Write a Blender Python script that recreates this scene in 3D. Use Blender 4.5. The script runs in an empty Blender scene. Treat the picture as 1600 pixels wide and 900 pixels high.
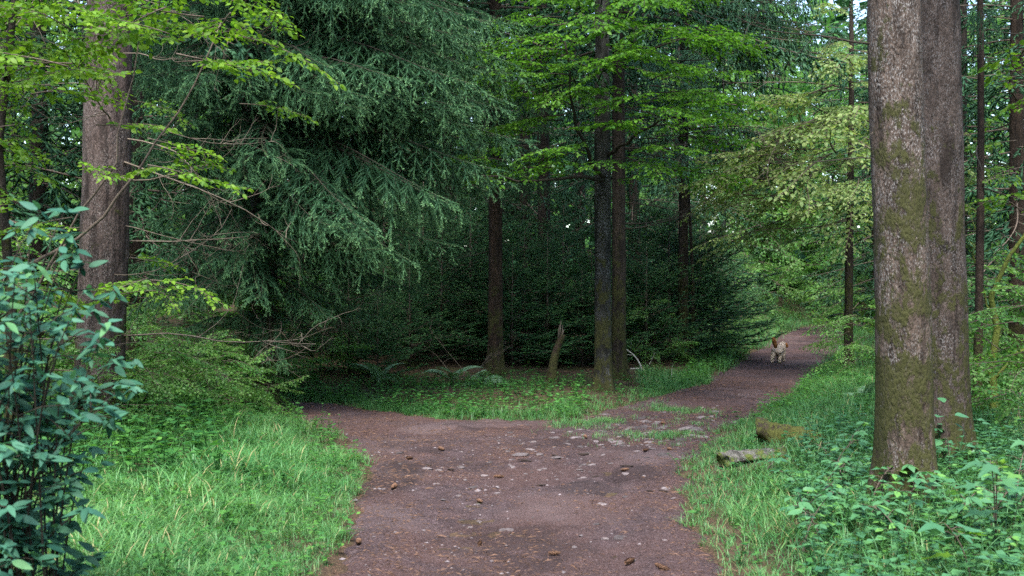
import bpy, math, random
import numpy as np
from mathutils import Matrix, Vector

# ------------------------------------------------------------------ camera, sky, sun, exposure
S = bpy.context.scene
COL = S.collection
EYE = 1.6            # camera height in metres
FPX = 1778.0         # focal length in photo pixels (40 mm on 36 mm, 1600 px wide)
HOR = 440.0          # horizon row in the photo
cam_data = bpy.data.cameras.new('camera')
cam_data.lens = 40; cam_data.sensor_width = 36
cam_data.clip_start = 0.05; cam_data.clip_end = 2000
cam_data.dof.use_dof = True
cam_data.dof.focus_distance = 13.0
cam_data.dof.aperture_fstop = 4.0
cam = bpy.data.objects.new('camera', cam_data)
cam.location = (0, 0, EYE)
cam.rotation_euler = (math.radians(90) - 10 / FPX, 0, 0)
COL.objects.link(cam)
S.camera = cam

SUN_EL, SUN_AZ = 62.0, 186.0      # azimuth measured clockwise from +Y
W = bpy.data.worlds.new('World'); S.world = W
W.use_nodes = True
nt = W.node_tree
for n in list(nt.nodes): nt.nodes.remove(n)
sky = nt.nodes.new('ShaderNodeTexSky'); sky.sky_type = 'NISHITA'
sky.sun_disc = False
sky.sun_elevation = math.radians(SUN_EL)
sky.sun_rotation = math.radians(SUN_AZ)
sky.air_density = 1.0; sky.dust_density = 1.5; sky.ozone_density = 1.0
bg = nt.nodes.new('ShaderNodeBackground'); bg.inputs['Strength'].default_value = 0.085
wo = nt.nodes.new('ShaderNodeOutputWorld')
nt.links.new(sky.outputs[0], bg.inputs[0]); nt.links.new(bg.outputs[0], wo.inputs[0])
sun_d = bpy.data.lights.new('sun', 'SUN'); sun_d.energy = 1.5; sun_d.angle = math.radians(25)
sun_d.color = (1.0, 0.99, 0.95)
sun = bpy.data.objects.new('sun', sun_d); COL.objects.link(sun)
el, az = math.radians(SUN_EL), math.radians(SUN_AZ)
sdir = Vector((math.sin(az) * math.cos(el), math.cos(az) * math.cos(el), math.sin(el)))
sun.rotation_euler = sdir.to_track_quat('Z', 'Y').to_euler()
sun.location = (0, 0, 40)
V = S.view_settings
V.view_transform = 'Standard'; V.look = 'None'; V.gamma = 1.0; V.use_curve_mapping = False
V.exposure = 2.88
C = S.cycles
C.max_bounces = 6; C.diffuse_bounces = 2; C.glossy_bounces = 2; C.transmission_bounces = 4
C.transparent_max_bounces = 4
C.use_denoising = False
C.sample_clamp_indirect = 6.0
C.caustics_reflective = False; C.caustics_refractive = False

# ------------------------------------------------------------------ maths helpers
def at(px, py, z=0.0):
    """photo pixel of a point resting at height z -> world position"""
    Y = (EYE - z) * FPX / (py - HOR)
    return np.array([(px - 800) / FPX * Y, Y, z])
def xa(px, Y): return (px - 800) / FPX * Y            # X of a pixel column at depth Y
def za(py, Y): return EYE + (HOR - py) / FPX * Y      # height of a pixel row at depth Y
def unit(a):
    a = np.asarray(a, float)
    return a / np.maximum(np.linalg.norm(a, axis=-1, keepdims=True), 1e-9)
def sstep(a, b, x):
    t = np.clip((x - a) / (b - a), 0, 1); return t * t * (3 - 2 * t)
def _hash(ix, iy, iz, seed):
    h = (ix * 374761393 + iy * 668265263 + iz * 2147483647 + seed * 1274126177) & 0xffffffff
    h = ((h ^ (h >> 13)) * 1274126177) & 0xffffffff
    return ((h ^ (h >> 16)) & 0xffff) / 65535.0
def vnoise(p, seed=0):
    """value noise in -1..1 for (N,2) or (N,3) points"""
    p = np.asarray(p, float)
    if p.shape[-1] == 2: p = np.concatenate([p, np.zeros(p.shape[:-1] + (1,))], -1)
    i = np.floor(p).astype(np.int64); f = p - i; f = f * f * (3 - 2 * f)
    r = 0
    for dx in (0, 1):
        for dy in (0, 1):
            for dz in (0, 1):
                w = (f[..., 0] if dx else 1 - f[..., 0]) * (f[..., 1] if dy else 1 - f[..., 1]) * (f[..., 2] if dz else 1 - f[..., 2])
                r = r + w * _hash(i[..., 0] + dx, i[..., 1] + dy, i[..., 2] + dz, seed)
    return r * 2 - 1
def fbm(p, o=4, seed=0):
    p = np.asarray(p, float); r = 0; a = 1; t = 0
    for k in range(o):
        r = r + a * vnoise(p * 2 ** k + 17.3 * k, seed + k); t += a; a *= .5
    return r / t

class Geo:
    """collects triangles, with a colour attribute 'tint' and a material slot for each"""
    def __init__(s): s.v, s.f, s.t, s.m, s.n = [], [], [], [], 0
    def add(s, v, f, tint=(.5, .5, .5), mat=0):
        v = np.asarray(v, np.float32).reshape(-1, 3); f = np.asarray(f, np.int32).reshape(-1, 3)
        tint = np.asarray(tint, np.float32)
        if tint.ndim == 1: tint = np.broadcast_to(tint, (len(v), 3))
        s.v.append(v); s.f.append(f + s.n); s.t.append(tint)
        s.m.append(np.full(len(f), mat, np.int32)); s.n += len(v)
        return s
    def arrays(s):
        return np.concatenate(s.v), np.concatenate(s.f), np.concatenate(s.t), np.concatenate(s.m)
    def mesh(s, name, mats, smooth=True):
        v, f, t, m = s.arrays()
        return mesh_from(name, v, f, t, m, mats, smooth)
def mesh_from(name, v, f, t, m, mats, smooth=True):
    me = bpy.data.meshes.new(name)
    me.vertices.add(len(v)); me.vertices.foreach_set('co', np.ascontiguousarray(v, np.float32).ravel())
    me.loops.add(len(f) * 3); me.loops.foreach_set('vertex_index', np.ascontiguousarray(f, np.int32).ravel())
    me.polygons.add(len(f)); me.polygons.foreach_set('loop_start', np.arange(len(f), dtype=np.int32) * 3)
    me.polygons.foreach_set('material_index', np.ascontiguousarray(m, np.int32))
    me.polygons.foreach_set('use_smooth', np.full(len(f), smooth, bool))
    a = me.attributes.new('tint', 'FLOAT_COLOR', 'POINT')
    c = np.ones((len(v), 4), np.float32); c[:, :3] = t
    a.data.foreach_set('color', c.ravel())
    for k in (mats if isinstance(mats, (list, tuple)) else [mats]): me.materials.append(k)
    me.update(calc_edges=True)
    return me
def obj(name, me, parent=None, loc=None, **props):
    o = bpy.data.objects.new(name, me); COL.objects.link(o)
    if loc is not None: o.location = loc
    if parent is not None: o.parent = parent
    for k, x in props.items(): o[k] = x
    return o
def thing(name, label, cat, loc, rz=0.0, group=None):
    o = obj(name, None, None, loc, label=label, category=cat)
    o.empty_display_size = .1
    o.rotation_euler = (0, 0, rz)
    if group: o['group'] = group
    return o

def tube(pts, rad, sides=5, cap=True):
    pts = np.asarray(pts, float); n = len(pts); rad = np.broadcast_to(np.asarray(rad, float), (n,))
    tg = unit(np.gradient(pts, axis=0))
    ref = np.array([0, 0, 1.0]) if abs(tg[:, 2]).mean() < .8 else np.array([1.0, 0, 0])
    a = unit(np.cross(tg, ref)); b = np.cross(tg, a)
    th = np.arange(sides) * 2 * np.pi / sides
    v = pts[:, None] + rad[:, None, None] * (np.cos(th)[None, :, None] * a[:, None] + np.sin(th)[None, :, None] * b[:, None])
    v = v.reshape(-1, 3)
    i = np.arange(n - 1)[:, None] * sides; j = np.arange(sides)[None]; k = (j + 1) % sides
    q0, q1, q2, q3 = i + j, i + k, i + sides + k, i + sides + j
    f = np.concatenate([np.stack([q0, q1, q2], -1).reshape(-1, 3), np.stack([q0, q2, q3], -1).reshape(-1, 3)])
    if cap:
        v = np.concatenate([v, pts[[0, -1]]]); c0, c1 = n * sides, n * sides + 1
        jj = np.arange(sides); kk = (jj + 1) % sides
        f = np.concatenate([f, np.stack([np.full(sides, c0), kk, jj], -1), np.stack([np.full(sides, c1), (n - 1) * sides + jj, (n - 1) * sides + kk], -1)])
    return v, f

def place(g, tv, tf, pos, d, nrm, sc, tint, mat=0):
    """many copies of a template (along +X, facing +Z) into a Geo"""
    pos = np.asarray(pos, float); N = len(pos)
    if not N: return
    X = unit(d); Z = unit(nrm); Yv = unit(np.cross(Z, X)); Z = np.cross(X, Yv)
    sc = np.broadcast_to(np.asarray(sc, float), (N,))
    v = pos[:, None] + sc[:, None, None] * (tv[None, :, 0:1] * X[:, None] + tv[None, :, 1:2] * Yv[:, None] + tv[None, :, 2:3] * Z[:, None])
    f = (np.arange(N) * len(tv))[:, None, None] + tf[None]
    tint = np.asarray(tint, float)
    if tint.ndim == 1: tint = np.broadcast_to(tint, (N, 3))
    g.add(v.reshape(-1, 3), f.reshape(-1, 3), np.repeat(tint, len(tv), 0), mat)
def stamp(g, arr, M, off, dt=None):
    """a copy of finished arrays, turned by the 3x3 matrix M and moved"""
    v, f, t, m = arr
    g.v.append((v @ np.asarray(M).T + off).astype(np.float32)); g.f.append(f + g.n)
    g.t.append(t if dt is None else np.clip(t + np.asarray(dt, np.float32), 0, 1)); g.m.append(m); g.n += len(v)
def rotz(a): c, s = math.cos(a), math.sin(a); return np.array([[c, -s, 0], [s, c, 0], [0, 0, 1.0]])
def roty(a): c, s = math.cos(a), math.sin(a); return np.array([[c, 0, s], [0, 1, 0], [-s, 0, c]])
def rotx(a): c, s = math.cos(a), math.sin(a); return np.array([[1, 0, 0], [0, c, -s], [0, s, c]])

# ------------------------------------------------------------------ materials
def new_mat(name):
    m = bpy.data.materials.new(name); m.use_nodes = True
    t = m.node_tree
    for n in list(t.nodes): t.nodes.remove(n)
    return m, t
def N(t, kind, **kw):
    n = t.nodes.new(kind)
    for k, x in kw.items():
        if k.startswith('_'): setattr(n, k[1:], x)
        else: n.inputs[k].default_value = x
    return n
def ramp(t, fac, stops):
    r = t.nodes.new('ShaderNodeValToRGB'); e = r.color_ramp.elements
    while len(e) < len(stops): e.new(.5)
    for k, (p, c) in enumerate(stops):
        e[k].position = p; e[k].color = (*c, 1) if len(c) == 3 else c
    t.links.new(fac, r.inputs[0]); return r.outputs[0]
def mixc(t, fac, a, b, blend='MIX'):
    n = t.nodes.new('ShaderNodeMix'); n.data_type = 'RGBA'; n.blend_type = blend
    for s, x in ((n.inputs[0], fac), (n.inputs[6], a), (n.inputs[7], b)):
        if hasattr(x, 'is_linked'): t.links.new(x, s)
        else: s.default_value = x if not isinstance(x, tuple) or len(x) == 4 else (*x, 1)
    return n.outputs[2]
def math_n(t, op, a, b=0.0, clamp=False):
    n = t.nodes.new('ShaderNodeMath'); n.operation = op; n.use_clamp = clamp
    for s, x in ((n.inputs[0], a), (n.inputs[1], b)):
        if hasattr(x, 'is_linked'): t.links.new(x, s)
        else: s.default_value = x
    return n.outputs[0]
def noise(t, scale, detail=4, rough=.6, vec=None, dist=0.0):
    n = N(t, 'ShaderNodeTexNoise', Scale=scale, Detail=detail, Roughness=rough, Distortion=dist)
    if vec is not None: t.links.new(vec, n.inputs['Vector'])
    return n.outputs[0]
def coords(t, scale=(1, 1, 1)):
    c = t.nodes.new('ShaderNodeTexCoord'); m = t.nodes.new('ShaderNodeMapping'); m.inputs['Scale'].default_value = scale
    t.links.new(c.outputs['Object'], m.inputs[0]); return m.outputs[0]
def finish(t, col, rough=.7, bump=None, bs=.5, bd=.01, spec=.3):
    p = t.nodes.new('ShaderNodeBsdfPrincipled'); o = t.nodes.new('ShaderNodeOutputMaterial')
    if hasattr(col, 'is_linked'): t.links.new(col, p.inputs['Base Color'])
    else: p.inputs['Base Color'].default_value = (*col, 1)
    if hasattr(rough, 'is_linked'): t.links.new(rough, p.inputs['Roughness'])
    else: p.inputs['Roughness'].default_value = rough
    p.inputs['Specular IOR Level'].default_value = spec
    if bump is not None:
        b = t.nodes.new('ShaderNodeBump'); b.inputs['Strength'].default_value = bs; b.inputs['Distance'].default_value = bd
        t.links.new(bump, b.inputs['Height']); t.links.new(b.outputs[0], p.inputs['Normal'])
    t.links.new(p.outputs[0], o.inputs[0]); return p

def leaf_mat(name, a, b, young, trans=.35, rough=.45, spec=.4, under=None):
    """tint.r mixes two leaf greens, tint.g brings in the fresh-growth colour"""
    m, t = new_mat(name)
    at_ = t.nodes.new('ShaderNodeAttribute'); at_.attribute_name = 'tint'
    sep = t.nodes.new('ShaderNodeSeparateColor'); t.links.new(at_.outputs['Color'], sep.inputs[0])
    oi = t.nodes.new('ShaderNodeObjectInfo')
    r = math_n(t, 'ADD', sep.outputs[0], math_n(t, 'MULTIPLY', math_n(t, 'SUBTRACT', oi.outputs['Random'], .5), .5), clamp=True)
    c = mixc(t, r, a, b); c = mixc(t, sep.outputs[1], c, young)
    hsv = t.nodes.new('ShaderNodeHueSaturation'); t.links.new(c, hsv.inputs['Color'])
    t.links.new(math_n(t, 'ADD', .88, math_n(t, 'MULTIPLY', sep.outputs[2], .24)), hsv.inputs['Value'])
    c = hsv.outputs[0]
    p = t.nodes.new('ShaderNodeBsdfPrincipled'); t.links.new(c, p.inputs['Base Color'])
    p.inputs['Roughness'].default_value = rough; p.inputs['Specular IOR Level'].default_value = spec
    tr = t.nodes.new('ShaderNodeBsdfTranslucent')
    t.links.new(mixc(t, .5, c, mixc(t, 1.0, c, (1.25, 1.35, .35), 'MULTIPLY')), tr.inputs[0])
    mx = t.nodes.new('ShaderNodeMixShader'); mx.inputs[0].default_value = trans
    t.links.new(p.outputs[0], mx.inputs[1]); t.links.new(tr.outputs[0], mx.inputs[2])
    o = t.nodes.new('ShaderNodeOutputMaterial'); t.links.new(mx.outputs[0], o.inputs[0])
    return m

def bark_mat(name, dark, mid, lich, moss=.5, moss_h=2.5, plates=22, lichen=.5, mosscol=(.026, .026, .008), stretch=.55):
    m, t = new_mat(name)
    vec = coords(t, (1, 1, stretch * .75))
    n1 = noise(t, 7, 6, .65, vec, .6); n2 = noise(t, 38, 5, .7, vec); n3 = noise(t, 130, 3, .7, vec)
    vo = t.nodes.new('ShaderNodeTexVoronoi'); vo.feature = 'F1'; vo.inputs['Scale'].default_value = plates * 1.7
    wv = t.nodes.new('ShaderNodeMix'); wv.data_type = 'VECTOR'; wv.inputs[0].default_value = .12
    nz = t.nodes.new('ShaderNodeTexNoise'); nz.inputs['Scale'].default_value = 14; t.links.new(vec, nz.inputs['Vector'])
    t.links.new(vec, wv.inputs[4]); t.links.new(nz.outputs['Color'], wv.inputs[5]); t.links.new(wv.outputs[1], vo.inputs['Vector'])
    plate = ramp(t, vo.outputs['Distance'], [(.25, (1, 1, 1)), (.75, (0, 0, 0))])
    cell = t.nodes.new('ShaderNodeSeparateColor'); t.links.new(vo.outputs['Color'], cell.inputs[0])
    streak = noise(t, 13, 5, .6, coords(t, (1, 1, .13)), .3)
    kn = t.nodes.new('ShaderNodeTexVoronoi'); kn.inputs['Scale'].default_value = 2.6; t.links.new(coords(t, (1, 1, .8)), kn.inputs['Vector'])
    knot = ramp(t, math_n(t, 'ADD', kn.outputs['Distance'], math_n(t, 'MULTIPLY', noise(t, 30, 3, .6, vec), .12)), [(.14, (1, 1, 1)), (.2, (0, 0, 0))])
    c = mixc(t, ramp(t, n1, [(.32, (0, 0, 0)), (.66, (1, 1, 1))]), dark, mid)
    c = mixc(t, math_n(t, 'MULTIPLY', ramp(t, n2, [(.42, (0, 0, 0)), (.62, (1, 1, 1))]), .55), c, tuple(x * 1.5 for x in mid))
    c = mixc(t, math_n(t, 'MULTIPLY', cell.outputs[0], .55), c, tuple(x * .7 for x in dark))
    c = mixc(t, math_n(t, 'MULTIPLY', ramp(t, streak, [(.48, (0, 0, 0)), (.6, (1, 1, 1))]), .8), c, tuple(x * .35 for x in dark))
    c = mixc(t, math_n(t, 'MULTIPLY', math_n(t, 'SUBTRACT', 1.0, plate), .35), c, tuple(x * .4 for x in dark))
    c = mixc(t, math_n(t, 'MULTIPLY', knot, .85), c, tuple(x * .25 for x in dark))
    lf = math_n(t, 'MULTIPLY', ramp(t, n3, [(.53, (0, 0, 0)), (.60, (1, 1, 1))]), ramp(t, noise(t, 5, 3, .6, vec), [(.40, (0, 0, 0)), (.6, (1, 1, 1))]))
    c = mixc(t, math_n(t, 'MULTIPLY', lf, lichen), c, lich)
    # moss sits in patches, most of it low on the stem
    sx = t.nodes.new('ShaderNodeSeparateXYZ'); tc = t.nodes.new('ShaderNodeTexCoord'); t.links.new(tc.outputs['Object'], sx.inputs[0])
    hgt = math_n(t, 'MULTIPLY', math_n(t, 'SUBTRACT', moss_h, sx.outputs[2]), .12 / max(moss_h, .1))
    mn = math_n(t, 'ADD', math_n(t, 'ADD', math_n(t, 'MULTIPLY', noise(t, 3.4, 5, .65, coords(t, (1, 1, .75)), .4), .62), math_n(t, 'MULTIPLY', noise(t, 21, 5, .75, vec), .38)), hgt)
    mf = math_n(t, 'MULTIPLY', ramp(t, mn, [(.59 - .12 * moss, (0, 0, 0)), (.63 - .12 * moss, (1, 1, 1))]), ramp(t, n2, [(.3, (.45, .45, .45)), (.5, (1, 1, 1))]))
    mc = mixc(t, noise(t, 60, 3, .6, vec), mosscol, tuple(x * 2.2 for x in mosscol))
    c = mixc(t, mf, c, mc)
    h = math_n(t, 'ADD', math_n(t, 'MULTIPLY', plate, .28), math_n(t, 'ADD', math_n(t, 'MULTIPLY', n2, .8), math_n(t, 'MULTIPLY', n3, .25)))
    h = math_n(t, 'ADD', h, math_n(t, 'MULTIPLY', mf, .25))
    finish(t, c, .85, h, .9, .016, .2)
    return m
def plain_mat(name, a, b, scale=20, rough=.8, bump=.4, spec=.2, tint=False):
    m, t = new_mat(name)
    n1 = noise(t, scale, 5, .65, coords(t)); n2 = noise(t, scale * 4, 3, .6, coords(t))
    c = mixc(t, ramp(t, n1, [(.35, (0, 0, 0)), (.65, (1, 1, 1))]), a, b)
    if tint:
        at_ = t.nodes.new('ShaderNodeAttribute'); at_.attribute_name = 'tint'
        sep = t.nodes.new('ShaderNodeSeparateColor'); t.links.new(at_.outputs['Color'], sep.inputs[0])
        hsv = t.nodes.new('ShaderNodeHueSaturation'); t.links.new(c, hsv.inputs['Color'])
        t.links.new(math_n(t, 'ADD', .5, sep.outputs[0]), hsv.inputs['Value']); c = hsv.outputs[0]
    finish(t, c, rough, n2, bump, .01, spec); return m

M_NEEDLE = leaf_mat('spruce_needles', (.020, .070, .034), (.046, .122, .052), (.21, .40, .17), .22, .55, .2)
M_NEEDLE2 = leaf_mat('young_spruce_needles', (.022, .082, .034), (.048, .14, .05), (.20, .38, .12), .25, .55, .22)
M_NEEDLEB = leaf_mat('blue_spruce_needles', (.045, .13, .08), (.075, .18, .095), (.16, .30, .13), .28, .55, .25)
M_BEECH = leaf_mat('beech_leaves', (.030, .125, .016), (.075, .22, .022), (.22, .41, .035), .48, .5, .22)
M_MAPLE = leaf_mat('maple_leaves', (.038, .13, .02), (.085, .21, .02), (.25, .38, .03), .45, .5, .22)
M_PALE = leaf_mat('pale_leaves', (.07, .17, .04), (.13, .24, .06), (.30, .36, .13), .45, .5, .25)
M_BROAD = leaf_mat('far_leaves', (.034, .135, .030), (.080, .23, .048), (.24, .41, .10), .48, .45, .3)
M_SHRUB = leaf_mat('shrub_leaves', (.018, .085, .058), (.050, .16, .11), (.10, .24, .09), .32, .6, .22)
M_BRAMB = leaf_mat('bramble_leaves', (.036, .13, .058), (.07, .19, .09), (.11, .25, .05), .3, .45, .35)
M_HERB = leaf_mat('herb_leaves', (.026, .11, .03), (.058, .18, .042), (.12, .28, .04), .38, .5, .25)
M_GRASS = leaf_mat('grass_blades', (.036, .14, .045), (.075, .22, .068), (.19, .35, .11), .38, .45, .32)
M_FERN = leaf_mat('fern_fronds', (.11, .23, .12), (.17, .30, .17), (.26, .38, .2), .35, .5, .3)
M_STRAW = leaf_mat('straw', (.20, .17, .07), (.28, .24, .11), (.3, .28, .14), .3, .6, .2)
M_TWIG = plain_mat('twig_bark', (.07, .05, .038), (.14, .11, .085), 30, .85)
M_DEAD = plain_mat('dead_wood', (.085, .065, .048), (.19, .155, .12), 25, .85)
M_DARKTWIG = plain_mat('dark_twig', (.022, .018, .014), (.05, .042, .03), 30, .85)
M_PALEDEAD = plain_mat('bleached_dead_wood', (.26, .24, .21), (.42, .40, .36), 25, .8)
M_BARK_R = bark_mat('grey_spruce_bark', (.046, .031, .023), (.112, .081, .063), (.36, .34, .32), .46, 2.6, 30, .6)
M_BARK_R2 = bark_mat('grey_spruce_bark_shaded', (.038, .026, .020), (.090, .066, .054), (.26, .24, .23), .38, 2.2, 26, .55)  # darker copy of the nearer bark, the neighbour's shade put into its colour
M_BARK_L = bark_mat('brown_spruce_bark', (.046, .031, .027), (.112, .080, .070), (.34, .30, .28), .25, 1.6, 28, .45)
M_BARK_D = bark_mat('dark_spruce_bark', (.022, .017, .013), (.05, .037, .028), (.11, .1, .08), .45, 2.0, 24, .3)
M_BARK_BR = bark_mat('red_brown_bark', (.024, .016, .011), (.055, .034, .023), (.14, .11, .09), .5, 1.2, 24, .3)
M_BARK_M = bark_mat('mottled_beech_bark', (.014, .014, .011), (.034, .032, .026), (.30, .30, .28), .5, 1.6, 6, .6)

# ------------------------------------------------------------------ ground and path
PL = [(-1.0, -6), (-1.05, 4), (-1.04, 6.2), (-1.07, 7.9), (-1.2, 9.5), (-1.5, 10.9), (-1.95, 12.4), (-2.9, 14.0), (-5.0, 15.6), (-9, 17.5), (-16, 19.0)]
PT = [(-16, 21.2), (-9, 19.3), (-5, 17.2), (-3.2, 15.6), (-2.25, 14.8), (-1.5, 13.95), (-.74, 13.3), (.22, 13.05), (.8, 13.3), (1.25, 14.3), (1.75, 15.5), (2.9, 17.8),
      (3.75, 20.3), (6.3, 28.4), (9.3, 37.9), (12.2, 44), (18, 50), (28, 54)]
PR = [(28, 51.5), (19, 47.5), (13.6, 41.6), (11.0, 37), (8.3, 28.6), (6.0, 21.9), (3.6, 15.2), (2.45, 12.6), (1.8, 10.9), (1.42, 9.5), (1.2, 7.9), (1.13, 6.2), (1.1, 4), (1.05, -6)]
POLY = np.array(PL + PT + PR, float)
def sd_path(p):
    """signed distance to the edge of the track, negative on it"""
    p = np.asarray(p, float)[..., :2]; best = np.full(p.shape[0], 1e9); ins = np.zeros(p.shape[0], bool)
    for k in range(len(POLY)):
        a, b = POLY[k], POLY[(k + 1) % len(POLY)]
        ab = b - a; ap = p - a
        t = np.clip((ap @ ab) / (ab @ ab), 0, 1)
        best = np.minimum(best, np.linalg.norm(ap - t[:, None] * ab, axis=1))
        cond = (a[1] > p[:, 1]) != (b[1] > p[:, 1])
        if abs(b[1] - a[1]) > 1e-9:
            ins ^= cond & (p[:, 0] < (b[0] - a[0]) * (p[:, 1] - a[1]) / (b[1] - a[1]) + a[0])
    return np.where(ins, -best, best)
def sd_wob(p):
    p = np.asarray(p, float)[..., :2]
    return sd_path(p) + .16 * fbm(p * 1.3, 3, 5) + .05 * vnoise(p * 7, 8)
def ground_z(p, sd=None):
    p = np.asarray(p, float)[..., :2]
    sd = sd_wob(p) if sd is None else sd
    bank = .10 * sstep(.0, 1.3, sd) + .12 * sstep(1.5, 5, sd)
    rough = .05 * fbm(p * .9, 3, 2) * sstep(0, .8, sd)
    rise = .9 * sstep(22, 40, p[:, 1]) * sstep(.3, 6, sd) * (p[:, 0] < 20)
    hill = 5.0 * sstep(55, 160, np.hypot(p[:, 0], p[:, 1]))
    return -.05 + .055 * sstep(-.1, .12, sd) + bank + rough + rise + hill
def gz(x, y): return float(ground_z(np.array([[x, y]]))[0])
def path_z(p, sd):
    r = .024 * fbm(p * 1.1, 3, 31) + .018 * fbm(p * 5, 3, 32) + .009 * vnoise(p * 24, 33)
    ch = np.exp(-(((p[:, 0] - .98) / .3) ** 2 + ((p[:, 1] - 9.4) / .55) ** 2))      # churned mud
    ch2 = np.exp(-(((p[:, 0] - .62) / .3) ** 2 + ((p[:, 1] - 8.9) / .4) ** 2))
    r = r + (ch + .6 * ch2) * (.045 * vnoise(p * 11, 41) + .02 * vnoise(p * 30, 42) - .015)
    r = r + .02 * np.exp(-((sd + .9) / .25) ** 2) * -1
    lane = (p[:, 1] < 12)
    for cx in (-.52, .55): r = r - .028 * lane * np.exp(-((p[:, 0] - cx - .03 * p[:, 1] * .5 - .10 * np.sin(p[:, 1] * .9)) / .17) ** 2) * sstep(12, 9.5, p[:, 1])
    return r - .10 * sstep(-.06, .14, sd)

def sheet(xs, ys, keep=None):
    X, Y = np.meshgrid(xs, ys); p = np.stack([X.ravel(), Y.ravel()], -1)
    nx, ny = len(xs), len(ys)
    i = (np.arange(ny - 1)[:, None] * nx + np.arange(nx - 1)[None]).ravel()
    f = np.concatenate([np.stack([i, i + 1, i + nx + 1], -1), np.stack([i, i + nx + 1, i + nx], -1)])
    return p, f
def grow(a, b, s0, k):
    o = [a]
    while o[-1] < b: o.append(o[-1] + s0 * (1 + k * (o[-1] - a)))
    return np.array(o)

def ground_material():
    m, t = new_mat('forest_floor')
    v = coords(t)
    c = mixc(t, ramp(t, noise(t, 2.2, 6, .65, v), [(.35, (0, 0, 0)), (.65, (1, 1, 1))]), (.035, .024, .016), (.085, .055, .035))
    c = mixc(t, math_n(t, 'MULTIPLY', ramp(t, noise(t, 45, 4, .7, v), [(.5, (0, 0, 0)), (.62, (1, 1, 1))]), .6), c, (.16, .105, .06))
    c = mixc(t, math_n(t, 'MULTIPLY', ramp(t, noise(t, 1.1, 5, .6, v), [(.5, (0, 0, 0)), (.62, (1, 1, 1))]), .7), c, (.035, .055, .015))
    finish(t, c, .9, noise(t, 30, 6, .75, v), .9, .04, .15); return m
def path_material():
    m, t = new_mat('earth_track')
    v = coords(t)
    big = noise(t, 1.0, 5, .6, v, .5); mid = noise(t, 6.5, 6, .7, v); fine = noise(t, 70, 4, .75, v); grit = noise(t, 210, 3, .7, v)
    c = mixc(t, ramp(t, mid, [(.34, (0, 0, 0)), (.66, (1, 1, 1))]), (.038, .022, .023), (.088, .056, .058))
    c = mixc(t, ramp(t, big, [(.42, (0, 0, 0)), (.6, (1, 1, 1))]), c, mixc(t, mid, (.054, .027, .023), (.105, .057, .050)))
    c = mixc(t, math_n(t, 'MULTIPLY', ramp(t, fine, [(.52, (0, 0, 0)), (.62, (1, 1, 1))]), .6), c, (.17, .125, .125))
    c = mixc(t, math_n(t, 'MULTIPLY', ramp(t, fine, [(.33, (1, 1, 1)), (.47, (0, 0, 0))]), .85), c, (.014, .009, .009))
    c = mixc(t, math_n(t, 'MULTIPLY', ramp(t, grit, [(.62, (0, 0, 0)), (.68, (1, 1, 1))]), .6), c, (.24, .20, .20))
    c = mixc(t, math_n(t, 'MULTIPLY', ramp(t, noise(t, .55, 4, .6, v, .8), [(.52, (0, 0, 0)), (.63, (1, 1, 1))]), .55), c, (.14, .10, .10))
    c = mixc(t, math_n(t, 'MULTIPLY', ramp(t, noise(t, .8, 5, .65, v, 1.2), [(.36, (1, 1, 1)), (.47, (0, 0, 0))]), .55), c, (.026, .016, .016))
    # two churned, wetter patches
    g = t.nodes.new('ShaderNodeSeparateXYZ'); t.links.new(v, g.inputs[0])
    wet = None
    for cx, cy, rx, ry in ((1.0, 9.45, .34, .6), (.6, 8.9, .32, .45), (-1.0, 9.3, .35, 1.1)):
        dx = math_n(t, 'POWER', math_n(t, 'DIVIDE', math_n(t, 'SUBTRACT', g.outputs[0], cx), rx), 2.0)
        dy = math_n(t, 'POWER', math_n(t, 'DIVIDE', math_n(t, 'SUBTRACT', g.outputs[1], cy), ry), 2.0)
        e = math_n(t, 'SUBTRACT', 1.0, math_n(t, 'ADD', dx, dy), True)
        wet = e if wet is None else math_n(t, 'MAXIMUM', wet, e)
    wet = ramp(t, math_n(t, 'MULTIPLY', wet, math_n(t, 'MULTIPLY', noise(t, 9, 5, .7, v), 1.6)), [(.2, (0, 0, 0)), (.55, (1, 1, 1))])
    c = mixc(t, math_n(t, 'MULTIPLY', wet, .5), c, (.014, .010, .011))
    h = math_n(t, 'ADD', math_n(t, 'MULTIPLY', mid, .7), math_n(t, 'ADD', math_n(t, 'MULTIPLY', fine, .7), math_n(t, 'MULTIPLY', grit, .3)))
    finish(t, c, .88, h, 1.0, .035, .2); return m

half = np.concatenate([np.arange(0, 5, .16), grow(5, 420, .25, .35)])
xs = np.concatenate([-half[:0:-1], half])
ys = np.concatenate([-grow(0, 420, .6, .2)[:0:-1] + 3, np.arange(3, 20, .15), grow(20, 420, .25, .25)])
p, f = sheet(xs, ys)
z = ground_z(p)
obj('ground', mesh_from('ground', np.column_stack([p, z]), f, np.full((len(p), 3), .5), np.zeros(len(f), int), ground_material()), kind='structure')
xs = np.concatenate([np.arange(-16, -4, .15), np.arange(-4, 4.6, .03), np.arange(4.6, 29, .12)])
ys = np.concatenate([np.arange(-6, 4.8, .3), np.arange(4.8, 11, .035), grow(11, 55, .05, .04)])
p, f = sheet(xs, ys)
sd = np.full(len(p), 9.0); near = sd_path(p) < .5; sd[near] = sd_wob(p[near])
f = f[(sd[f] < .22).all(1)]
used = np.unique(f); rem = np.zeros(len(p), int); rem[used] = np.arange(len(used))
p, sd, f = p[used], sd[used], rem[f]
PATH = obj('path', mesh_from('path', np.column_stack([p, path_z(p, sd)]), f, np.full((len(p), 3), .5), np.zeros(len(f), int), path_material()), kind='structure')

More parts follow.
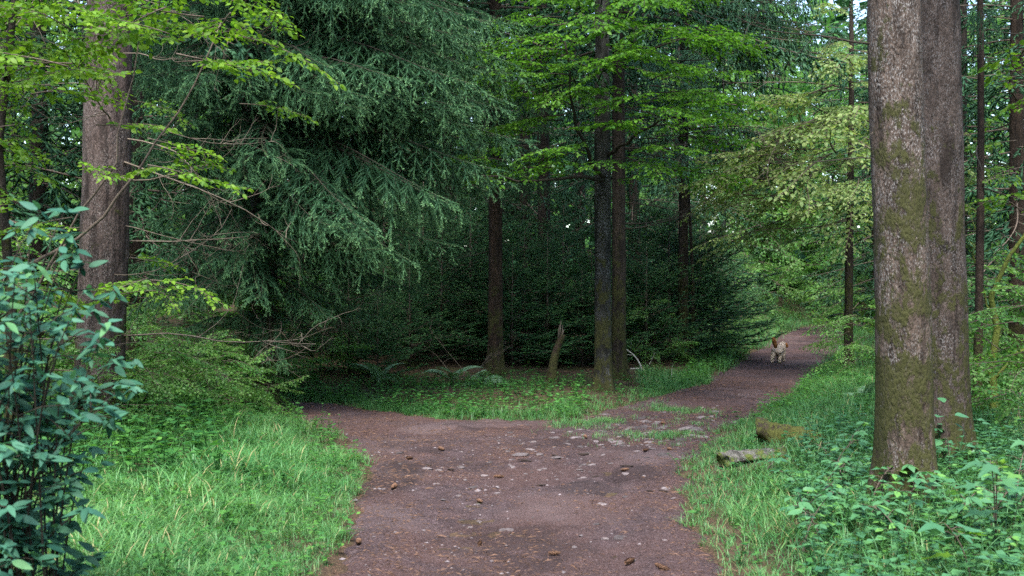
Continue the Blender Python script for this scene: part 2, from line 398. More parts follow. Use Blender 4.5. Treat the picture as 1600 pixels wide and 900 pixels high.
# ------------------------------------------------------------------ foliage templates
def T(v, f): return np.array(v, float), np.array(f, int)
LEAF4 = T([(0, 0, 0), (.45, .30, .05), (.45, -.30, .05), (1, 0, -.03)], [(0, 2, 3), (0, 3, 1)])
LEAF6 = T([(0, 0, 0), (.5, 0, -.03), (1, 0, -.12), (.42, .3, .05), (.42, -.3, .05)], [(0, 1, 3), (1, 2, 3), (0, 4, 1), (1, 4, 2)])
LEAF8 = T([(0, 0, 0), (.32, 0, -.02), (.68, 0, -.03), (1, 0, -.10), (.26, .27, .05), (.62, .26, .03), (.26, -.27, .05), (.62, -.26, .03)],
          [(0, 1, 4), (1, 5, 4), (1, 2, 5), (2, 3, 5), (0, 6, 1), (1, 6, 7), (1, 7, 2), (2, 7, 3)])
def lobed_leaf():
    """five-lobed maple leaf with teeth, base at the origin"""
    out = []
    for ang, ln in ((-118, .42), (-62, .72), (0, 1.0), (62, .72), (118, .42)):
        a = math.radians(ang)
        for da, k in ((-.24, .62), (-.13, .74), (-.10, .86), (0, 1), (.10, .86), (.13, .74), (.24, .62)):
            out.append((ln * k * math.cos(a + da), ln * k * math.sin(a + da)))
        if ang < 118:
            b = math.radians(ang + 31); out.append((.34 * math.cos(b), .34 * math.sin(b)))
    o = np.array(out); ctr = np.array([.12, 0.])
    v = [(0, 0, 0), (.12, 0, -.02)] + [(x + .12, y, .05 * abs(y) - .16 * (max(x, 0)) ** 2 + .03 * math.sin(9 * x + 5 * y)) for x, y in o]
    n = len(o); f = [(1, 2 + k, 3 + k) for k in range(n - 1)] + [(1, n + 1, 0), (1, 0, 2)]
    return T(v, f)
MAPLE = lobed_leaf()
def ovate_leaf(w=.3, fold=.06, curl=.14, n=7, teeth=0.0):
    """broad leaf with midrib fold, pointed tip and drooping end"""
    v, f = [], []
    for k in range(n + 1):
        x = k / n; h = w * math.sin(math.pi * min(1, x ** .8)) ** .75 * (1 - .25 * x)
        if k in (0, n): h = 0.0
        h *= 1 + teeth * (1 if k % 2 else -1)
        z = -curl * x * x
        v += [(x, h, z + fold * h / w), (x, 0, z), (x, -h, z + fold * h / w)]
    for k in range(n):
        a = 3 * k
        for q in ((a, a + 1, a + 4), (a, a + 4, a + 3), (a + 1, a + 2, a + 5), (a + 1, a + 5, a + 4)): f.append(q)
    return T(v, f)
OBOVATE = ovate_leaf(.2, .04, .12); OVATE = ovate_leaf(.3, .05, .16, 8, .07); ROUND = ovate_leaf(.42, .05, .1)

def bez(p0, p1, p2, n):
    t = np.linspace(0, 1, n)[:, None]; return (1 - t) ** 2 * np.array(p0) + 2 * t * (1 - t) * np.array(p1) + t * t * np.array(p2)

def spruce_branch(rng, L=2.5, rise=.08, droop=.3, hang=.6, sec_gap=.055, ter_gap=.05, nd=300, nlen=.019, nw=.0016, smax=.30, tip=.35, ter=1.0, wood=.016, core=.006):
    """one spruce branch along +X: axis, hanging side shoots, twigs, needles"""
    g = Geo(); n = 16; t = np.linspace(0, 1, n)
    ax = np.stack([L * t, .05 * L * np.sin(t * 5 + rng.uniform(0, 6)) * t, L * (rise * t - droop * t ** 2 + .10 * t ** 5)], -1)
    v, f = tube(ax, wood * (1 - .85 * t) * (L / 2.5) ** .7, 5); g.add(v, f, (.5, .5, .5), 1)
    segA, segB, fr = [], [], []
    SV, ST, SF = [], [], []
    def spindle(p0, p1, r, f0, f1, c):
        d = unit(p1 - p0); a = unit(np.cross(d, (.3, .5, .8))); b = np.cross(d, a); m = p0 + (p1 - p0) * .45
        n0 = 5 * len(SV); SV.append(np.array([p0, m + a * r, m + (-.5 * a + .87 * b) * r, m + (-.5 * a - .87 * b) * r, p1]))
        y = [max(0., min(1., (q - .76) / .22 * tip * 1.6)) for q in (f0, (f0 + f1) / 2, f1)]
        ST.append(np.array([(c, y[0], .4), (c, y[1], .5), (c, y[1], .5), (c, y[1], .5), (c, y[2], .7)]))
        SF.append(np.array([(0, 2, 1), (0, 3, 2), (0, 1, 3), (4, 1, 2), (4, 2, 3), (4, 3, 1)]) + n0)
    def seg(pts, f0, f1):
        for k in range(len(pts) - 1):
            segA.append(pts[k]); segB.append(pts[k + 1]); fr.append(f0 + (f1 - f0) * (k + .5) / (len(pts) - 1))
    tt = np.arange(.10, .995, sec_gap / L); side = 1
    for s in tt:
        p0 = np.array([np.interp(s, t, ax[:, k]) for k in range(3)])
        tg = unit(np.array([np.interp(min(1, s + .03), t, ax[:, k]) - np.interp(s - .03, t, ax[:, k]) for k in range(3)]))
        side = -side
        l = smax * L * (1 - s) ** .55 * min(1, .35 + s * 2.2) * rng.uniform(.65, 1.15) + .07
        lat = unit(np.cross((0, 0, 1.), tg)) * side
        a = math.radians(rng.uniform(42, 66)); d = tg * math.cos(a) + lat * math.sin(a)
        h = hang * rng.uniform(.3, 1.5)
        d = unit(d + rng.normal(0, .12, 3)); u = np.linspace(0, 1, 5)[:, None]
        pts = p0 + l * (d * u * (1 - .35 * h * u) + np.array([0, 0, -1.]) * h * u ** 1.6) + np.array([0, 0, .04]) * u
        seg(pts, .1 + .5 * s, .75 + .25 * s)
        cc = rng.random()
        for k in range(1, 4): spindle(pts[k] - .25 * (pts[k + 1] - pts[k]), pts[k + 1], core, .1 + .5 * s, .6 + .4 * k / 3 * (.7 + .3 * s), cc)
        if l > .15:
            vv, ff = tube(pts, np.linspace(.004, .0012, 5), 3, False); g.add(vv, ff, (.4, .4, .4), 1)
        if ter and l > .12:
            sd2 = 1
            for q in np.arange(.12, .97, ter_gap / l):
                sd2 = -sd2; k = q * 4; i = int(k); pp = pts[i] + (pts[i + 1] - pts[i]) * (k - i)
                tg2 = unit(pts[i + 1] - pts[i]); lat2 = unit(np.cross(tg2, (0, 0, 1.)) + 1e-6) * sd2
                l2 = ter * (.30 * l * (1 - q) + .045) * rng.uniform(.7, 1.2)
                d2 = unit(tg2 * .75 + lat2 * .62 + np.array([0, 0, -.45 * h]) + rng.normal(0, .1, 3))
                e = pp + d2 * l2; m = pp + d2 * l2 * .55 + np.array([0, 0, .06 * l2])
                seg([pp, m, e], .3 + .4 * q, .66 + .18 * q + .20 * s)
                spindle(pp, e, core, .45, .64 + .16 * q + .18 * s + .08 * rng.random(), cc * .6 + .4 * rng.random())
    seg(ax[9:], .5, 1.0)
    if SV: g.add(np.concatenate(SV), np.concatenate(SF), np.concatenate(ST), 0)
    A, B, F = np.array(segA), np.array(segB), np.array(fr)
    ln = np.linalg.norm(B - A, axis=1); cnt = rng.poisson(ln * nd); idx = np.repeat(np.arange(len(A)), cnt)
    m = len(idx); u = rng.random(m)[:, None]
    base = A[idx] * (1 - u) + B[idx] * u; tg = unit(B - A)[idx]
    rd = unit(rng.normal(0, 1, (m, 3))); rd = unit(rd - (rd * tg).sum(1, keepdims=True) * tg)
    d = unit(tg * .85 + rd * .85 + np.array([0, 0, .12]))
    wd = unit(np.cross(d, rng.normal(0, 1, (m, 3)))) * nw
    tipv = base + d * nlen * rng.uniform(.75, 1.2, (m, 1))
    v = np.stack([base - wd, base + wd, tipv], 1).reshape(-1, 3)
    fresh = np.clip((F[idx] - .74) / .24, 0, 1) * tip * 2 * rng.uniform(.3, 1, m)
    shoot = rng.random(len(A))[idx]
    tint = np.stack([shoot * .7 + rng.random(m) * .3, np.clip(fresh, 0, 1), rng.random(m)], -1)
    g.add(v, np.arange(m * 3).reshape(-1, 3), np.repeat(tint, 3, 0), 0)
    return g

def spray(rng, L=1.6, leaf=.065, gap=.045, tmpl=LEAF8, droop=.12, flat=.25, young=.25, wid=.45, thin=1.0, tertiary=True):
    """flat layered spray of broad leaves along +X, as a beech holds them"""
    g = Geo(); n = 12; t = np.linspace(0, 1, n); ph = rng.uniform(0, 6)
    ax = np.stack([L * t, .06 * L * np.sin(4 * t + ph) * t, L * (.06 * np.sin(3 * t + ph) * t - droop * t * t)], -1)
    v, f = tube(ax, (.010 * (1 - .9 * t) + .0012) * (L / 1.6), 5); g.add(v, f, (.5,) * 3, 1)
    P, D, Q = [], [], []
    def leaves(pts, l, s0, fade):
        m = max(2, int(l / gap)); sd_ = rng.choice([-1, 1])
        for k in range(m):
            q = s0 + (1 - s0) * (k + .6) / m; kk = q * (len(pts) - 1); i = min(int(kk), len(pts) - 2)
            p0 = pts[i] + (pts[i + 1] - pts[i]) * (kk - i); tg = unit(pts[i + 1] - pts[i]); sd_ = -sd_
            lat = unit(np.cross((0, 0, 1.), tg)) * sd_; a = rng.uniform(.5, 1.15) if k < m - 1 else 0
            if rng.random() < thin:
                P.append(p0); D.append(tg * math.cos(a) + lat * math.sin(a) + np.array([0, 0, rng.normal(-.12, .16)])); Q.append(fade * (.4 + .6 * q))
    side = 1
    for s in np.arange(.14, .98, .11 / L):
        kk = s * (n - 1); i = int(kk); p0 = ax[i] + (ax[i + 1] - ax[i]) * (kk - i); tg = unit(ax[i + 1] - ax[i]); side = -side
        l = wid * L * (1 - s) ** .7 * min(1, .5 + 1.6 * s) * rng.uniform(.55, 1.15) + .08
        a = math.radians(rng.uniform(35, 60)); lat = unit(np.cross((0, 0, 1.), tg)) * side
        d = unit(tg * math.cos(a) + lat * math.sin(a) + np.array([0, 0, rng.normal(0, .10)]))
        u = np.linspace(0, 1, 5)[:, None]; pts = p0 + l * (d * u + np.array([0, 0, -droop * 1.2]) * u ** 2)
        vv, ff = tube(pts, np.linspace(.0035, .001, 5), 3, False); g.add(vv, ff, (.5,) * 3, 1)
        leaves(pts, l, .12, .8)
        if tertiary and l > .3:
            for q in np.arange(.25, .9, .13 / l):
                kk = q * 4; i = int(kk); pp = pts[i] + (pts[i + 1] - pts[i]) * (kk - i); tg2 = unit(pts[i + 1] - pts[i])
                lat2 = unit(np.cross((0, 0, 1.), tg2)) * rng.choice([-1, 1]); l2 = (.4 * l * (1 - q) + .06) * rng.uniform(.6, 1.2)
                d2 = unit(tg2 * .7 + lat2 * .7 + np.array([0, 0, rng.normal(-.05, .1)]))
                pts2 = pp + l2 * d2 * np.linspace(0, 1, 3)[:, None]
                leaves(pts2, l2, .2, 1.0)
    leaves(ax[4:], L * .65, 0, 1.0)
    P, D, Q = np.array(P), np.array(D), np.array(Q); m = len(P)
    nr = np.array([0, 0, 1.]) + rng.normal(0, flat, (m, 3))
    tint = np.stack([rng.random(m), np.clip(young * Q * rng.uniform(.2, 1.6, m), 0, 1), rng.random(m)], -1)
    place(g, *tmpl, P, D, nr, leaf * rng.uniform(.6, 1.2, m), tint, 0)
    return g

def dead_branch(rng, L=1.5, r=.012, sub=7, droop=.1, curl=.3, gen=2, sides=4):
    """bare, crooked dead branch with side twigs along +X"""
    g = Geo()
    def grow_(p0, d, l, r0, depth):
        n = 9; pts = [np.array(p0, float)]; d = unit(np.array(d, float)); w = rng.normal(0, 1, 3)
        for k in range(n - 1):
            w = .7 * w + rng.normal(0, .7, 3)
            d = unit(d + curl * .22 * w + np.array([0, 0, -droop * .12 if k < n * .6 else droop * .10]))
            pts.append(pts[-1] + d * l / (n - 1))
        pts = np.array(pts)
        v, f = tube(pts, np.linspace(r0, r0 * .22, n), sides if depth == gen else 3, depth == gen); g.add(v, f, (rng.random(),) * 3, 0)
        if depth > 0:
            for _ in range(sub if depth == gen else 3):
                q = rng.uniform(.2, .95) * (n - 1.01); i = int(q); pp = pts[i] + (pts[i + 1] - pts[i]) * (q - i)
                tg = unit(pts[i + 1] - pts[i]); s = unit(np.cross(tg, rng.normal(0, 1, 3)))
                s[2] *= .6
                grow_(pp, tg * .7 + s * .9, l * rng.uniform(.2, .5) * (1 - .4 * q / n), r0 * .42, depth - 1)
    grow_((0, 0, 0), (1, 0, 0), L, r, gen)
    return g

# ------------------------------------------------------------------ trees
def trunk_mesh(name, mat, pts, radii, sides=40, step=.07, fine_to=6.0, flare=.35, lump=.08, seed=0, roots=5, extra_stubs=0):
    """tapered stem with root flare, lumps and rough bark; pts are local, base at 0"""
    pts = np.asarray(pts, float); radii = np.asarray(radii, float)
    s = np.concatenate([[0], np.cumsum(np.linalg.norm(np.diff(pts, axis=0), axis=1))]); Lt = s[-1]
    u = np.concatenate([np.arange(0, min(fine_to, Lt), step), np.linspace(min(fine_to, Lt), Lt, max(3, int((Lt - fine_to) / .6)))]) if Lt > fine_to else np.linspace(0, Lt, int(Lt / step) + 2)
    c = np.stack([np.interp(u, s, pts[:, k]) for k in range(3)], -1); r = np.interp(u, s, radii)
    th = np.arange(sides) * 2 * np.pi / sides; TH, U = np.meshgrid(th, u)
    R = np.broadcast_to(r[:, None], TH.shape).copy(); hz = c[:, 2][:, None]
    ph = seed * 1.7
    R *= 1 + flare * np.exp(-np.maximum(hz, 0) / .22) * (1 + .55 * np.cos(roots * TH + ph) + .3 * np.cos(3 * TH + 2 * ph))
    q = np.stack([np.cos(TH) * R * 3, np.sin(TH) * R * 3, U * 1.2], -1).reshape(-1, 3)
    R *= 1 + lump * fbm(q * 1.2, 2, seed).reshape(R.shape)
    q2 = np.stack([np.cos(TH) * R, np.sin(TH) * R, U * .45], -1).reshape(-1, 3)
    R += .007 * (R / .2) ** .5 * fbm(q2 * 26, 3, seed + 9).reshape(R.shape)
    v = np.stack([c[:, None, 0] + R * np.cos(TH), c[:, None, 1] + R * np.sin(TH), np.broadcast_to(c[:, 2][:, None], R.shape)], -1).reshape(-1, 3)
    n = len(u); i = np.arange(n - 1)[:, None] * sides; j = np.arange(sides)[None]; k = (j + 1) % sides
    f = np.concatenate([np.stack([i + j, i + k, i + sides + k], -1).reshape(-1, 3), np.stack([i + j, i + sides + k, i + sides + j], -1).reshape(-1, 3)])
    v = np.concatenate([v, c[-1:] + [[0, 0, .01]]]); top = (n - 1) * sides
    f = np.concatenate([f, np.stack([top + np.arange(sides), top + (np.arange(sides) + 1) % sides, np.full(sides, n * sides)], -1)])
    return mesh_from(name, v, f, np.full((len(v), 3), .5), np.zeros(len(f), int), mat)

rngT = np.random.default_rng(11)
COARSE = [spruce_branch(np.random.default_rng(200 + k), 2.5, .02, .22, .55, .17, .12, 9, .07, .010, .34, .45, 1.35, .016, .019).arrays() for k in range(4)]
YOUNG = [spruce_branch(np.random.default_rng(230 + k), .9, .22, .14, .12, .07, .06, 90, .022, .003, .42, .8, 1.2, .008, .0085).arrays() for k in range(4)]
def spruce_crown(rng, z0, z1, R, gap=.42, per=5, templ=COARSE, unitL=2.5, tilt=.12, taper=.85, mats=None, name='crown'):
    g = Geo(); z = z0
    while z < z1:
        q = (z - z0) / (z1 - z0); r = R * (1 - q) ** taper * (.75 + .5 * min(1, q * 4 + .4)) + .12; a0 = rng.uniform(0, 6.28)
        for k in range(per):
            s = r * rng.uniform(.75, 1.15) / unitL
            M = rotz(a0 + k * 6.283 / per + rng.normal(0, .25)) @ roty(rng.normal(tilt - .55 * q, .1)) @ rotx(rng.normal(0, .15)) * s
            stamp(g, templ[rng.integers(len(templ))], M, np.array([0, 0, z + rng.uniform(-.5, .5) * gap]), (rng.uniform(-.2, .2), 0, rng.uniform(-.3, .3)))
        z += gap * rng.uniform(.75, 1.25) * (1 - .35 * q)
    return g.mesh(name, mats or [M_NEEDLE, M_TWIG])
CROWN_HIGH = [spruce_crown(np.random.default_rng(300 + k), 5.6, 21, 3.2, .85, 5) for k in range(2)]       # live crown well above the eye
CROWN_LOW = [spruce_crown(np.random.default_rng(310 + k), 1.6, 17, 3.0, .72, 5) for k in range(2)]        # branches nearly to the ground
YOUNG_CROWN = [spruce_crown(np.random.default_rng(320 + k), .15, 2.0, .9, .27, 6, YOUNG, .9, -.05, .8, [M_NEEDLE2, M_TWIG], 'crown') for k in range(2)]
HI = [spruce_branch(np.random.default_rng(400 + k), 2.6, .08, (.44, .34, .48, .38)[k], (.85, .65, 1.0, .75)[k], .070, .070, 330, .021, .0022, .32, .8, 1.25, .012, .0075).mesh('branch', [M_NEEDLE, M_DARKTWIG]) for k in range(4)]
HI_B = [spruce_branch(np.random.default_rng(410 + k), 2.6, .08, .36, 1.1, .10, .10, 120, .028, .004, .30, .45, 1.25, .016, .011).mesh('branch', [M_NEEDLEB, M_TWIG]) for k in range(2)]
BEECH = [spray(np.random.default_rng(500 + k), 1.7, .074, .05, LEAF8, .16, .55, .35).mesh('branch', [M_BEECH, M_DARKTWIG]) for k in range(4)]
MAPLE_SPRAY = [spray(np.random.default_rng(510 + k), 1.5, .10, .07, LEAF8, .12, .6, .45, .4, .95).mesh('branch', [M_MAPLE, M_TWIG]) for k in range(3)]
PALE = [spray(np.random.default_rng(520 + k), 2.0, .085, .055, LEAF8, .22, .7, .8, .4, .9).mesh('branch', [M_PALE, M_TWIG]) for k in range(3)]
FARSPRAY = [spray(np.random.default_rng(530 + k), 1.6, .105, .07, LEAF4, .2, .7, .4, .5, .95, True).arrays() for k in range(4)]

def simple_trunk(name, mat, H, r0, seed, lean=(0, 0), r1=None, bend=.06, **kw):
    rng = np.random.default_rng(seed); n = 12; t = np.linspace(0, 1, n)
    pts = np.stack([lean[0] * t * H + bend * np.sin(t * 5 + rng.uniform(0, 6)) * t, lean[1] * t * H + bend * np.sin(t * 4 + rng.uniform(0, 6)) * t, -.2 + t * (H + .2)], -1)
    rad = r0 + ((r1 if r1 is not None else r0 * .12) - r0) * t ** 1.1
    return trunk_mesh(name, mat, pts, rad, seed=seed, **kw)
def orient(o, az, pitch=0.0, roll=0.0, s=1.0):
    o.rotation_mode = 'QUATERNION'
    M = rotz(az) @ roty(pitch) @ rotx(roll)
    o.rotation_quaternion = Matrix(M.tolist()).to_quaternion(); o.scale = (s, s, s)
DEADM = [dead_branch(np.random.default_rng(600 + k), 1.6, .0085, 9, (.5, -.2, .9, .3, .6)[k], .7).mesh('dead_branch', M_DEAD) for k in range(5)]
DEADD = [dead_branch(np.random.default_rng(620 + k), 1.6, .013, 8, .6, .35).mesh('dead_branch', M_DARKTWIG) for k in range(4)]
def add_branch(root, me, z, az, L, base, pitch=0.0, roll=0.0, off=(0, 0), name='branch'):
    o = obj(name, me, root, (off[0], off[1], z)); orient(o, az, pitch, roll, L / base); return o

# --- the two big stems at the right edge of the track
def stem_between(name, label, cat, px0, py0, px1, r0, r1, mat, seed, H=21.0, topY=None, **kw):
    """stem standing where (px0,py0) meets the ground and passing column px1 at the top of the photo"""
    b = at(px0, py0); z0 = gz(b[0], b[1]); b = at(px0, py0, z0)
    zt = za(0, b[1]); dx = (xa(px1, b[1]) - b[0]) / (zt - z0)
    root = thing(name, label, cat, (b[0], b[1], z0))
    rr = r0 + (r1 - r0) * H / (zt - z0); rr = max(rr, .05)
    me = simple_trunk('trunk', mat, H, r0, seed, (dx, 0), rr, .03, **kw)
    obj('trunk', me, root); return root, dx
A, dxA = stem_between('spruce_tree', 'mossy grey-brown spruce trunk at the right edge, the nearer of the touching pair', 'tree', 1421, 795, 1396, .185, .158, M_BARK_R, 3, step=.05, sides=56, flare=.42)
B, dxB = stem_between('spruce_tree', 'wide grey spruce trunk half hidden just behind the nearer mossy trunk', 'tree', 1470, 722, 1457, .232, .208, M_BARK_R2, 5, step=.05, sides=56, flare=.4)
for r_, k in ((A, 0), (B, 1)):
    c_ = obj('crown', CROWN_HIGH[k], r_, (0, 0, 3)); c_.scale = (.8, .8, .85)
rng = np.random.default_rng(71)
for z, a, L in ((4.05, 3.0, .95), (3.6, 3.3, 1.5), (3.3, 2.8, .35), (4.5, 2.7, 1.4), (2.5, 3.4, .3), (4.7, 3.6, 1.2), (3.0, -1.2, .12)):
    add_branch(A, DEADM[rng.integers(5)], z, a, L, 1.6, rng.normal(0, .15), 0, (dxA * z, 0), 'dead_branch')
for z, a, L in ((4.9, .2, 1.0), (4.3, -.4, .9), (5.1, 2.6, .5), (3.1, .3, .3)):
    add_branch(B, DEADM[rng.integers(5)], z, a, L, 1.6, rng.normal(.1, .15), 0, (dxB * z, 0), 'dead_branch')

for z, a, L in ((4.55, 2.95, 1.9), (4.2, 3.25, 1.5), (3.75, 3.05, 1.3), (4.9, 3.4, 2.0), (3.05, 3.2, 1.0), (2.3, 2.9, .8)):
    add_branch(A, DEADD[rng.integers(4)], z, a, L, 1.6, rng.normal(.12, .2), rng.uniform(0, 6), (dxA * z - .14, 0), 'dead_branch')
# --- left spruce with many bare dead branches
LS, dxL = stem_between('spruce_tree', 'brown spruce trunk on the left with bare dead lower branches', 'tree', 152, 664, 173, .25, .225, M_BARK_L, 8, step=.06, sides=48, flare=.4)
c_ = obj('crown', CROWN_HIGH[1], LS, (0, 0, 4)); c_.scale = (.75, .75, .8)
rng = np.random.default_rng(72)
for k in range(20):
    z = rng.uniform(.8, 4.9); a = rng.uniform(-1.5, .75) if k % 4 else rng.uniform(2.6, 4.2)
    add_branch(LS, DEADM[k % 5], z, a, rng.uniform(1.2, 2.3), 1.6, rng.normal(.05, .18), rng.uniform(0, 6), (dxL * z + .2 * math.cos(a), .2 * math.sin(a)), 'dead_branch')

# --- spruce whose drooping branches fill the middle left
HS = thing('spruce_tree', 'spruce with long drooping needle branches hanging over the left fork', 'tree', (-3.15, 14.4, gz(-3.15, 14.4)))
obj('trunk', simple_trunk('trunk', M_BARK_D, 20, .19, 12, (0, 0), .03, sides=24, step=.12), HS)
c_ = obj('crown', CROWN_HIGH[0], HS); c_.rotation_euler = (0, 0, 2.0); c_.scale = (.7, .7, .95)
rng = np.random.default_rng(73)
for k in range(120):
    z = 1.35 + 4.9 * ((k + .5) / 120) ** .9 + rng.normal(0, .1)
    a = rng.uniform(-2.5, .35) if k % 5 else rng.uniform(.3, 3.8)
    L = rng.uniform(2.1, 3.0) * (1.0 if a > -1.2 else .8) * (.72 + .28 * min(1, (z - 1.4) / 2.0))
    add_branch(HS, HI[rng.integers(4)], z, a, L, 2.6, rng.normal(.02, .1), rng.normal(0, .2))
for z, a, L, pt in ((5.35, -.12, 3.25, .02), (4.75, -.22, 3.2, .0), (5.1, -.5, 3.1, .05), (4.1, -.45, 3.0, .06), (3.5, -.62, 3.1, .02), *[(3.4 + .16 * i, -.6 + .11 * ((i * 5) % 8), 3.1 + .08 * (i % 5), .02 * (i % 4)) for i in range(15)], (3.2, -.95, 3.0, .05), (4.4, -.8, 3.1, .0)):
    add_branch(HS, HI[rng.integers(4)], z, a, L, 2.6, pt, rng.normal(0, .1))
for k in range(14):
    add_branch(HS, DEADM[k % 5], rng.uniform(.7, 2.6), rng.uniform(-2.4, .5), rng.uniform(1.0, 1.9), 1.6, rng.normal(.1, .15), rng.uniform(0, 6), (0, 0), 'dead_branch')

# --- the middle group
BM = thing('beech_tree', 'mottled beech trunk in the middle spreading flat sprays of lime-green leaves', 'tree', (1.29, 16.0, gz(1.29, 16)))
obj('trunk', simple_trunk('trunk', M_BARK_M, 19, .125, 21, (-.004, 0), .03, step=.07, flare=.45, roots=4), BM)
rng = np.random.default_rng(74)
def limb(root, mat, pts, r0, r1, name='limb'):
    t = np.linspace(0, 1, 12); q = np.array(pts, float)
    s = np.linspace(0, 1, len(q)); c = np.stack([np.interp(t, s, q[:, k]) for k in range(3)], -1)
    c[1:-1] += np.random.default_rng(int(abs(q.sum()) * 1000)).normal(0, .02, c[1:-1].shape)
    v, f = tube(c, np.linspace(r0, r1, 12), 6); g = Geo().add(v, f)
    return obj(name, g.mesh(name, mat), root)
limb(BM, M_DARKTWIG, [(0, -.1, 3.0), (-.25, -.6, 3.2), (-.5, -1.1, 3.8), (-.62, -1.5, 4.6)], .035, .012)
limb(BM, M_DARKTWIG, [(0, -.1, 2.95), (-.5, -.7, 2.95), (-1.1, -1.1, 2.85), (-1.8, -1.5, 2.9)], .030, .010)
limb(BM, M_DARKTWIG, [(.05, -.1, 3.3), (.5, -.7, 3.6), (.9, -1.2, 3.7)], .028, .010)
for k in range(84):
    z = rng.uniform(2.9, 5.6); a = rng.uniform(-3.3, .2); q = rng.uniform(.05, 1.0)
    off = (q * 1.1 * math.cos(a), q * 1.3 * math.sin(a) - .1)
    add_branch(BM, BEECH[k % 4], z + .2 * q, a + rng.normal(0, .5), rng.uniform(.9, 1.7), 1.7, rng.normal(-.06, .14), rng.normal(0, .15), off)
for z, a, off, L in ((4.5, 3.3, (-.6, -1.4), 1.1), (4.9, 3.0, (-.65, -1.5), 1.0), (4.2, 3.5, (-.55, -1.3), 1.2), (3.1, 3.2, (-1.3, -1.2), 1.2), (3.3, 2.9, (-1.0, -1.1), 1.2), (3.7, -.1, (.7, -1.0), 1.3), (3.45, .05, (.6, -1.0), 1.4), (4.0, -.3, (.7, -1.1), 1.2)):
    add_branch(BM, BEECH[rng.integers(4)], z, a, L, 1.7, -.1, rng.normal(0, .1), off)
g = Geo()
for k in range(60):
    a = rng.uniform(0, 6.28); z = rng.uniform(6, 18); rr = rng.uniform(.3, 1.6)
    stamp(g, FARSPRAY[k % 4], rotz(a) @ roty(rng.normal(-.1, .2)) * 1.2, np.array([rr * math.cos(a) * .4, rr * math.sin(a) * .4, z]))
obj('crown', g.mesh('crown', [M_BEECH, M_DARKTWIG]), BM)

SD = thing('spruce_tree', 'dark straight spruce trunk just behind the mottled beech', 'tree', (1.66, 17.7, gz(1.66, 17.7)))
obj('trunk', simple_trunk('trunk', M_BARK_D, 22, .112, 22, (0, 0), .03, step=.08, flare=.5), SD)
obj('crown', CROWN_HIGH[0], SD)
for k in range(12):
    add_branch(SD, DEADD[k % 4], rng.uniform(2.0, 5.6), rng.uniform(-1.3, .6), rng.uniform(1.0, 2.3), 1.6, rng.normal(.15, .12), rng.uniform(0, 6), (0, 0), 'dead_branch')
T1 = thing('spruce_tree', 'red-brown spruce trunk with a mossy foot beside the ferns', 'tree', (-.25, 17.6, gz(-.25, 17.6)))
obj('trunk', simple_trunk('trunk', M_BARK_BR, 20, .115, 23, (0, 0), .03, step=.08, flare=.5), T1)
obj('crown', CROWN_HIGH[1], T1)
for k in range(9):
    add_branch(T1, DEADD[k % 4], rng.uniform(1.6, 5.0), rng.uniform(-3.0, .6), rng.uniform(.7, 1.6), 1.6, rng.normal(.1, .15), rng.uniform(0, 6), (0, 0), 'dead_branch')
for k in range(26):
    add_branch(T1, HI[rng.integers(4)], rng.uniform(3.2, 6.4), rng.uniform(-3.4, -.3), rng.uniform(1.2, 2.2), 2.6, rng.normal(.05, .1), rng.normal(0, .2))
T2 = thing('spruce_tree', 'slim dark spruce trunk between the red-brown trunk and the beech, farther back', 'tree', (.66, 23, gz(.66, 23)))
obj('trunk', simple_trunk('trunk', M_BARK_D, 20, .14, 24, (-.006, 0), .03, step=.12, sides=24), T2)
obj('crown', CROWN_HIGH[0], T2).rotation_euler = (0, 0, 1.1)
for k in range(8):
    add_branch(T2, DEADD[k % 4], rng.uniform(1.6, 5.0), rng.uniform(-3.0, .3), rng.uniform(.7, 1.6), 1.6, rng.normal(.1, .15), rng.uniform(0, 6), (0, 0), 'dead_branch')

# --- slim stems on the right
S1p = at(1326, 582); S1 = thing('young_tree', 'slim dark young tree beside the right fork with pale drooping leaves', 'tree', (S1p[0], S1p[1], gz(S1p[0], S1p[1])))
obj('trunk', simple_trunk('trunk', M_BARK_D, 8.5, .085, 31, (.004, 0), .015, sides=20, step=.1), S1)
rng = np.random.default_rng(75)
for k in range(62):
    z = rng.uniform(2.75, 4.6) if k % 7 else rng.uniform(4.2, 6.6); a = rng.uniform(2.2, 4.6) if k % 6 else rng.uniform(-.9, .9)
    q = rng.uniform(0, 1.9) * (1 if k % 6 else .4) * (1 if z < 4.4 else .3)
    add_branch(S1, PALE[k % 3], z - .22 * q, a + rng.normal(0, .3), rng.uniform(1.3, 2.3), 2.0, rng.normal(.12, .15), rng.normal(0, .3), (q * math.cos(a), q * math.sin(a)))
for k in range(16):
    a = rng.uniform(-2.6, -.6); add_branch(S1, PALE[k % 3], rng.uniform(2.6, 6.4), a, rng.uniform(.9, 1.6), 2.0, rng.normal(.1, .15), rng.normal(0, .3), (rng.normal(0, .3), -.1))
for k in range(9):
    z = rng.uniform(1.4, 5.5); a = rng.uniform(2.3, 4.2)
    add_branch(S1, DEADM[k % 5], z, a, rng.uniform(1.6, 3.0), 1.6, rng.normal(.1, .1), rng.uniform(0, 6), (0, 0), 'dead_branch')
p_ = at(1527, 668); S2 = thing('spruce_tree', 'thin reddish dead-branched spruce stem right of the big pair', 'tree', (p_[0], p_[1], gz(p_[0], p_[1])))
obj('trunk', simple_trunk('trunk', M_BARK_BR, 9, .052, 32, (.006, 0), .01, sides=16, step=.1), S2)
for k in range(16):
    add_branch(S2, DEADD[k % 4], rng.uniform(.4, 4.6), rng.uniform(-3.6, .6), rng.uniform(.5, 1.3), 1.6, rng.normal(.1, .12), rng.uniform(0, 6), (0, 0), 'dead_branch')
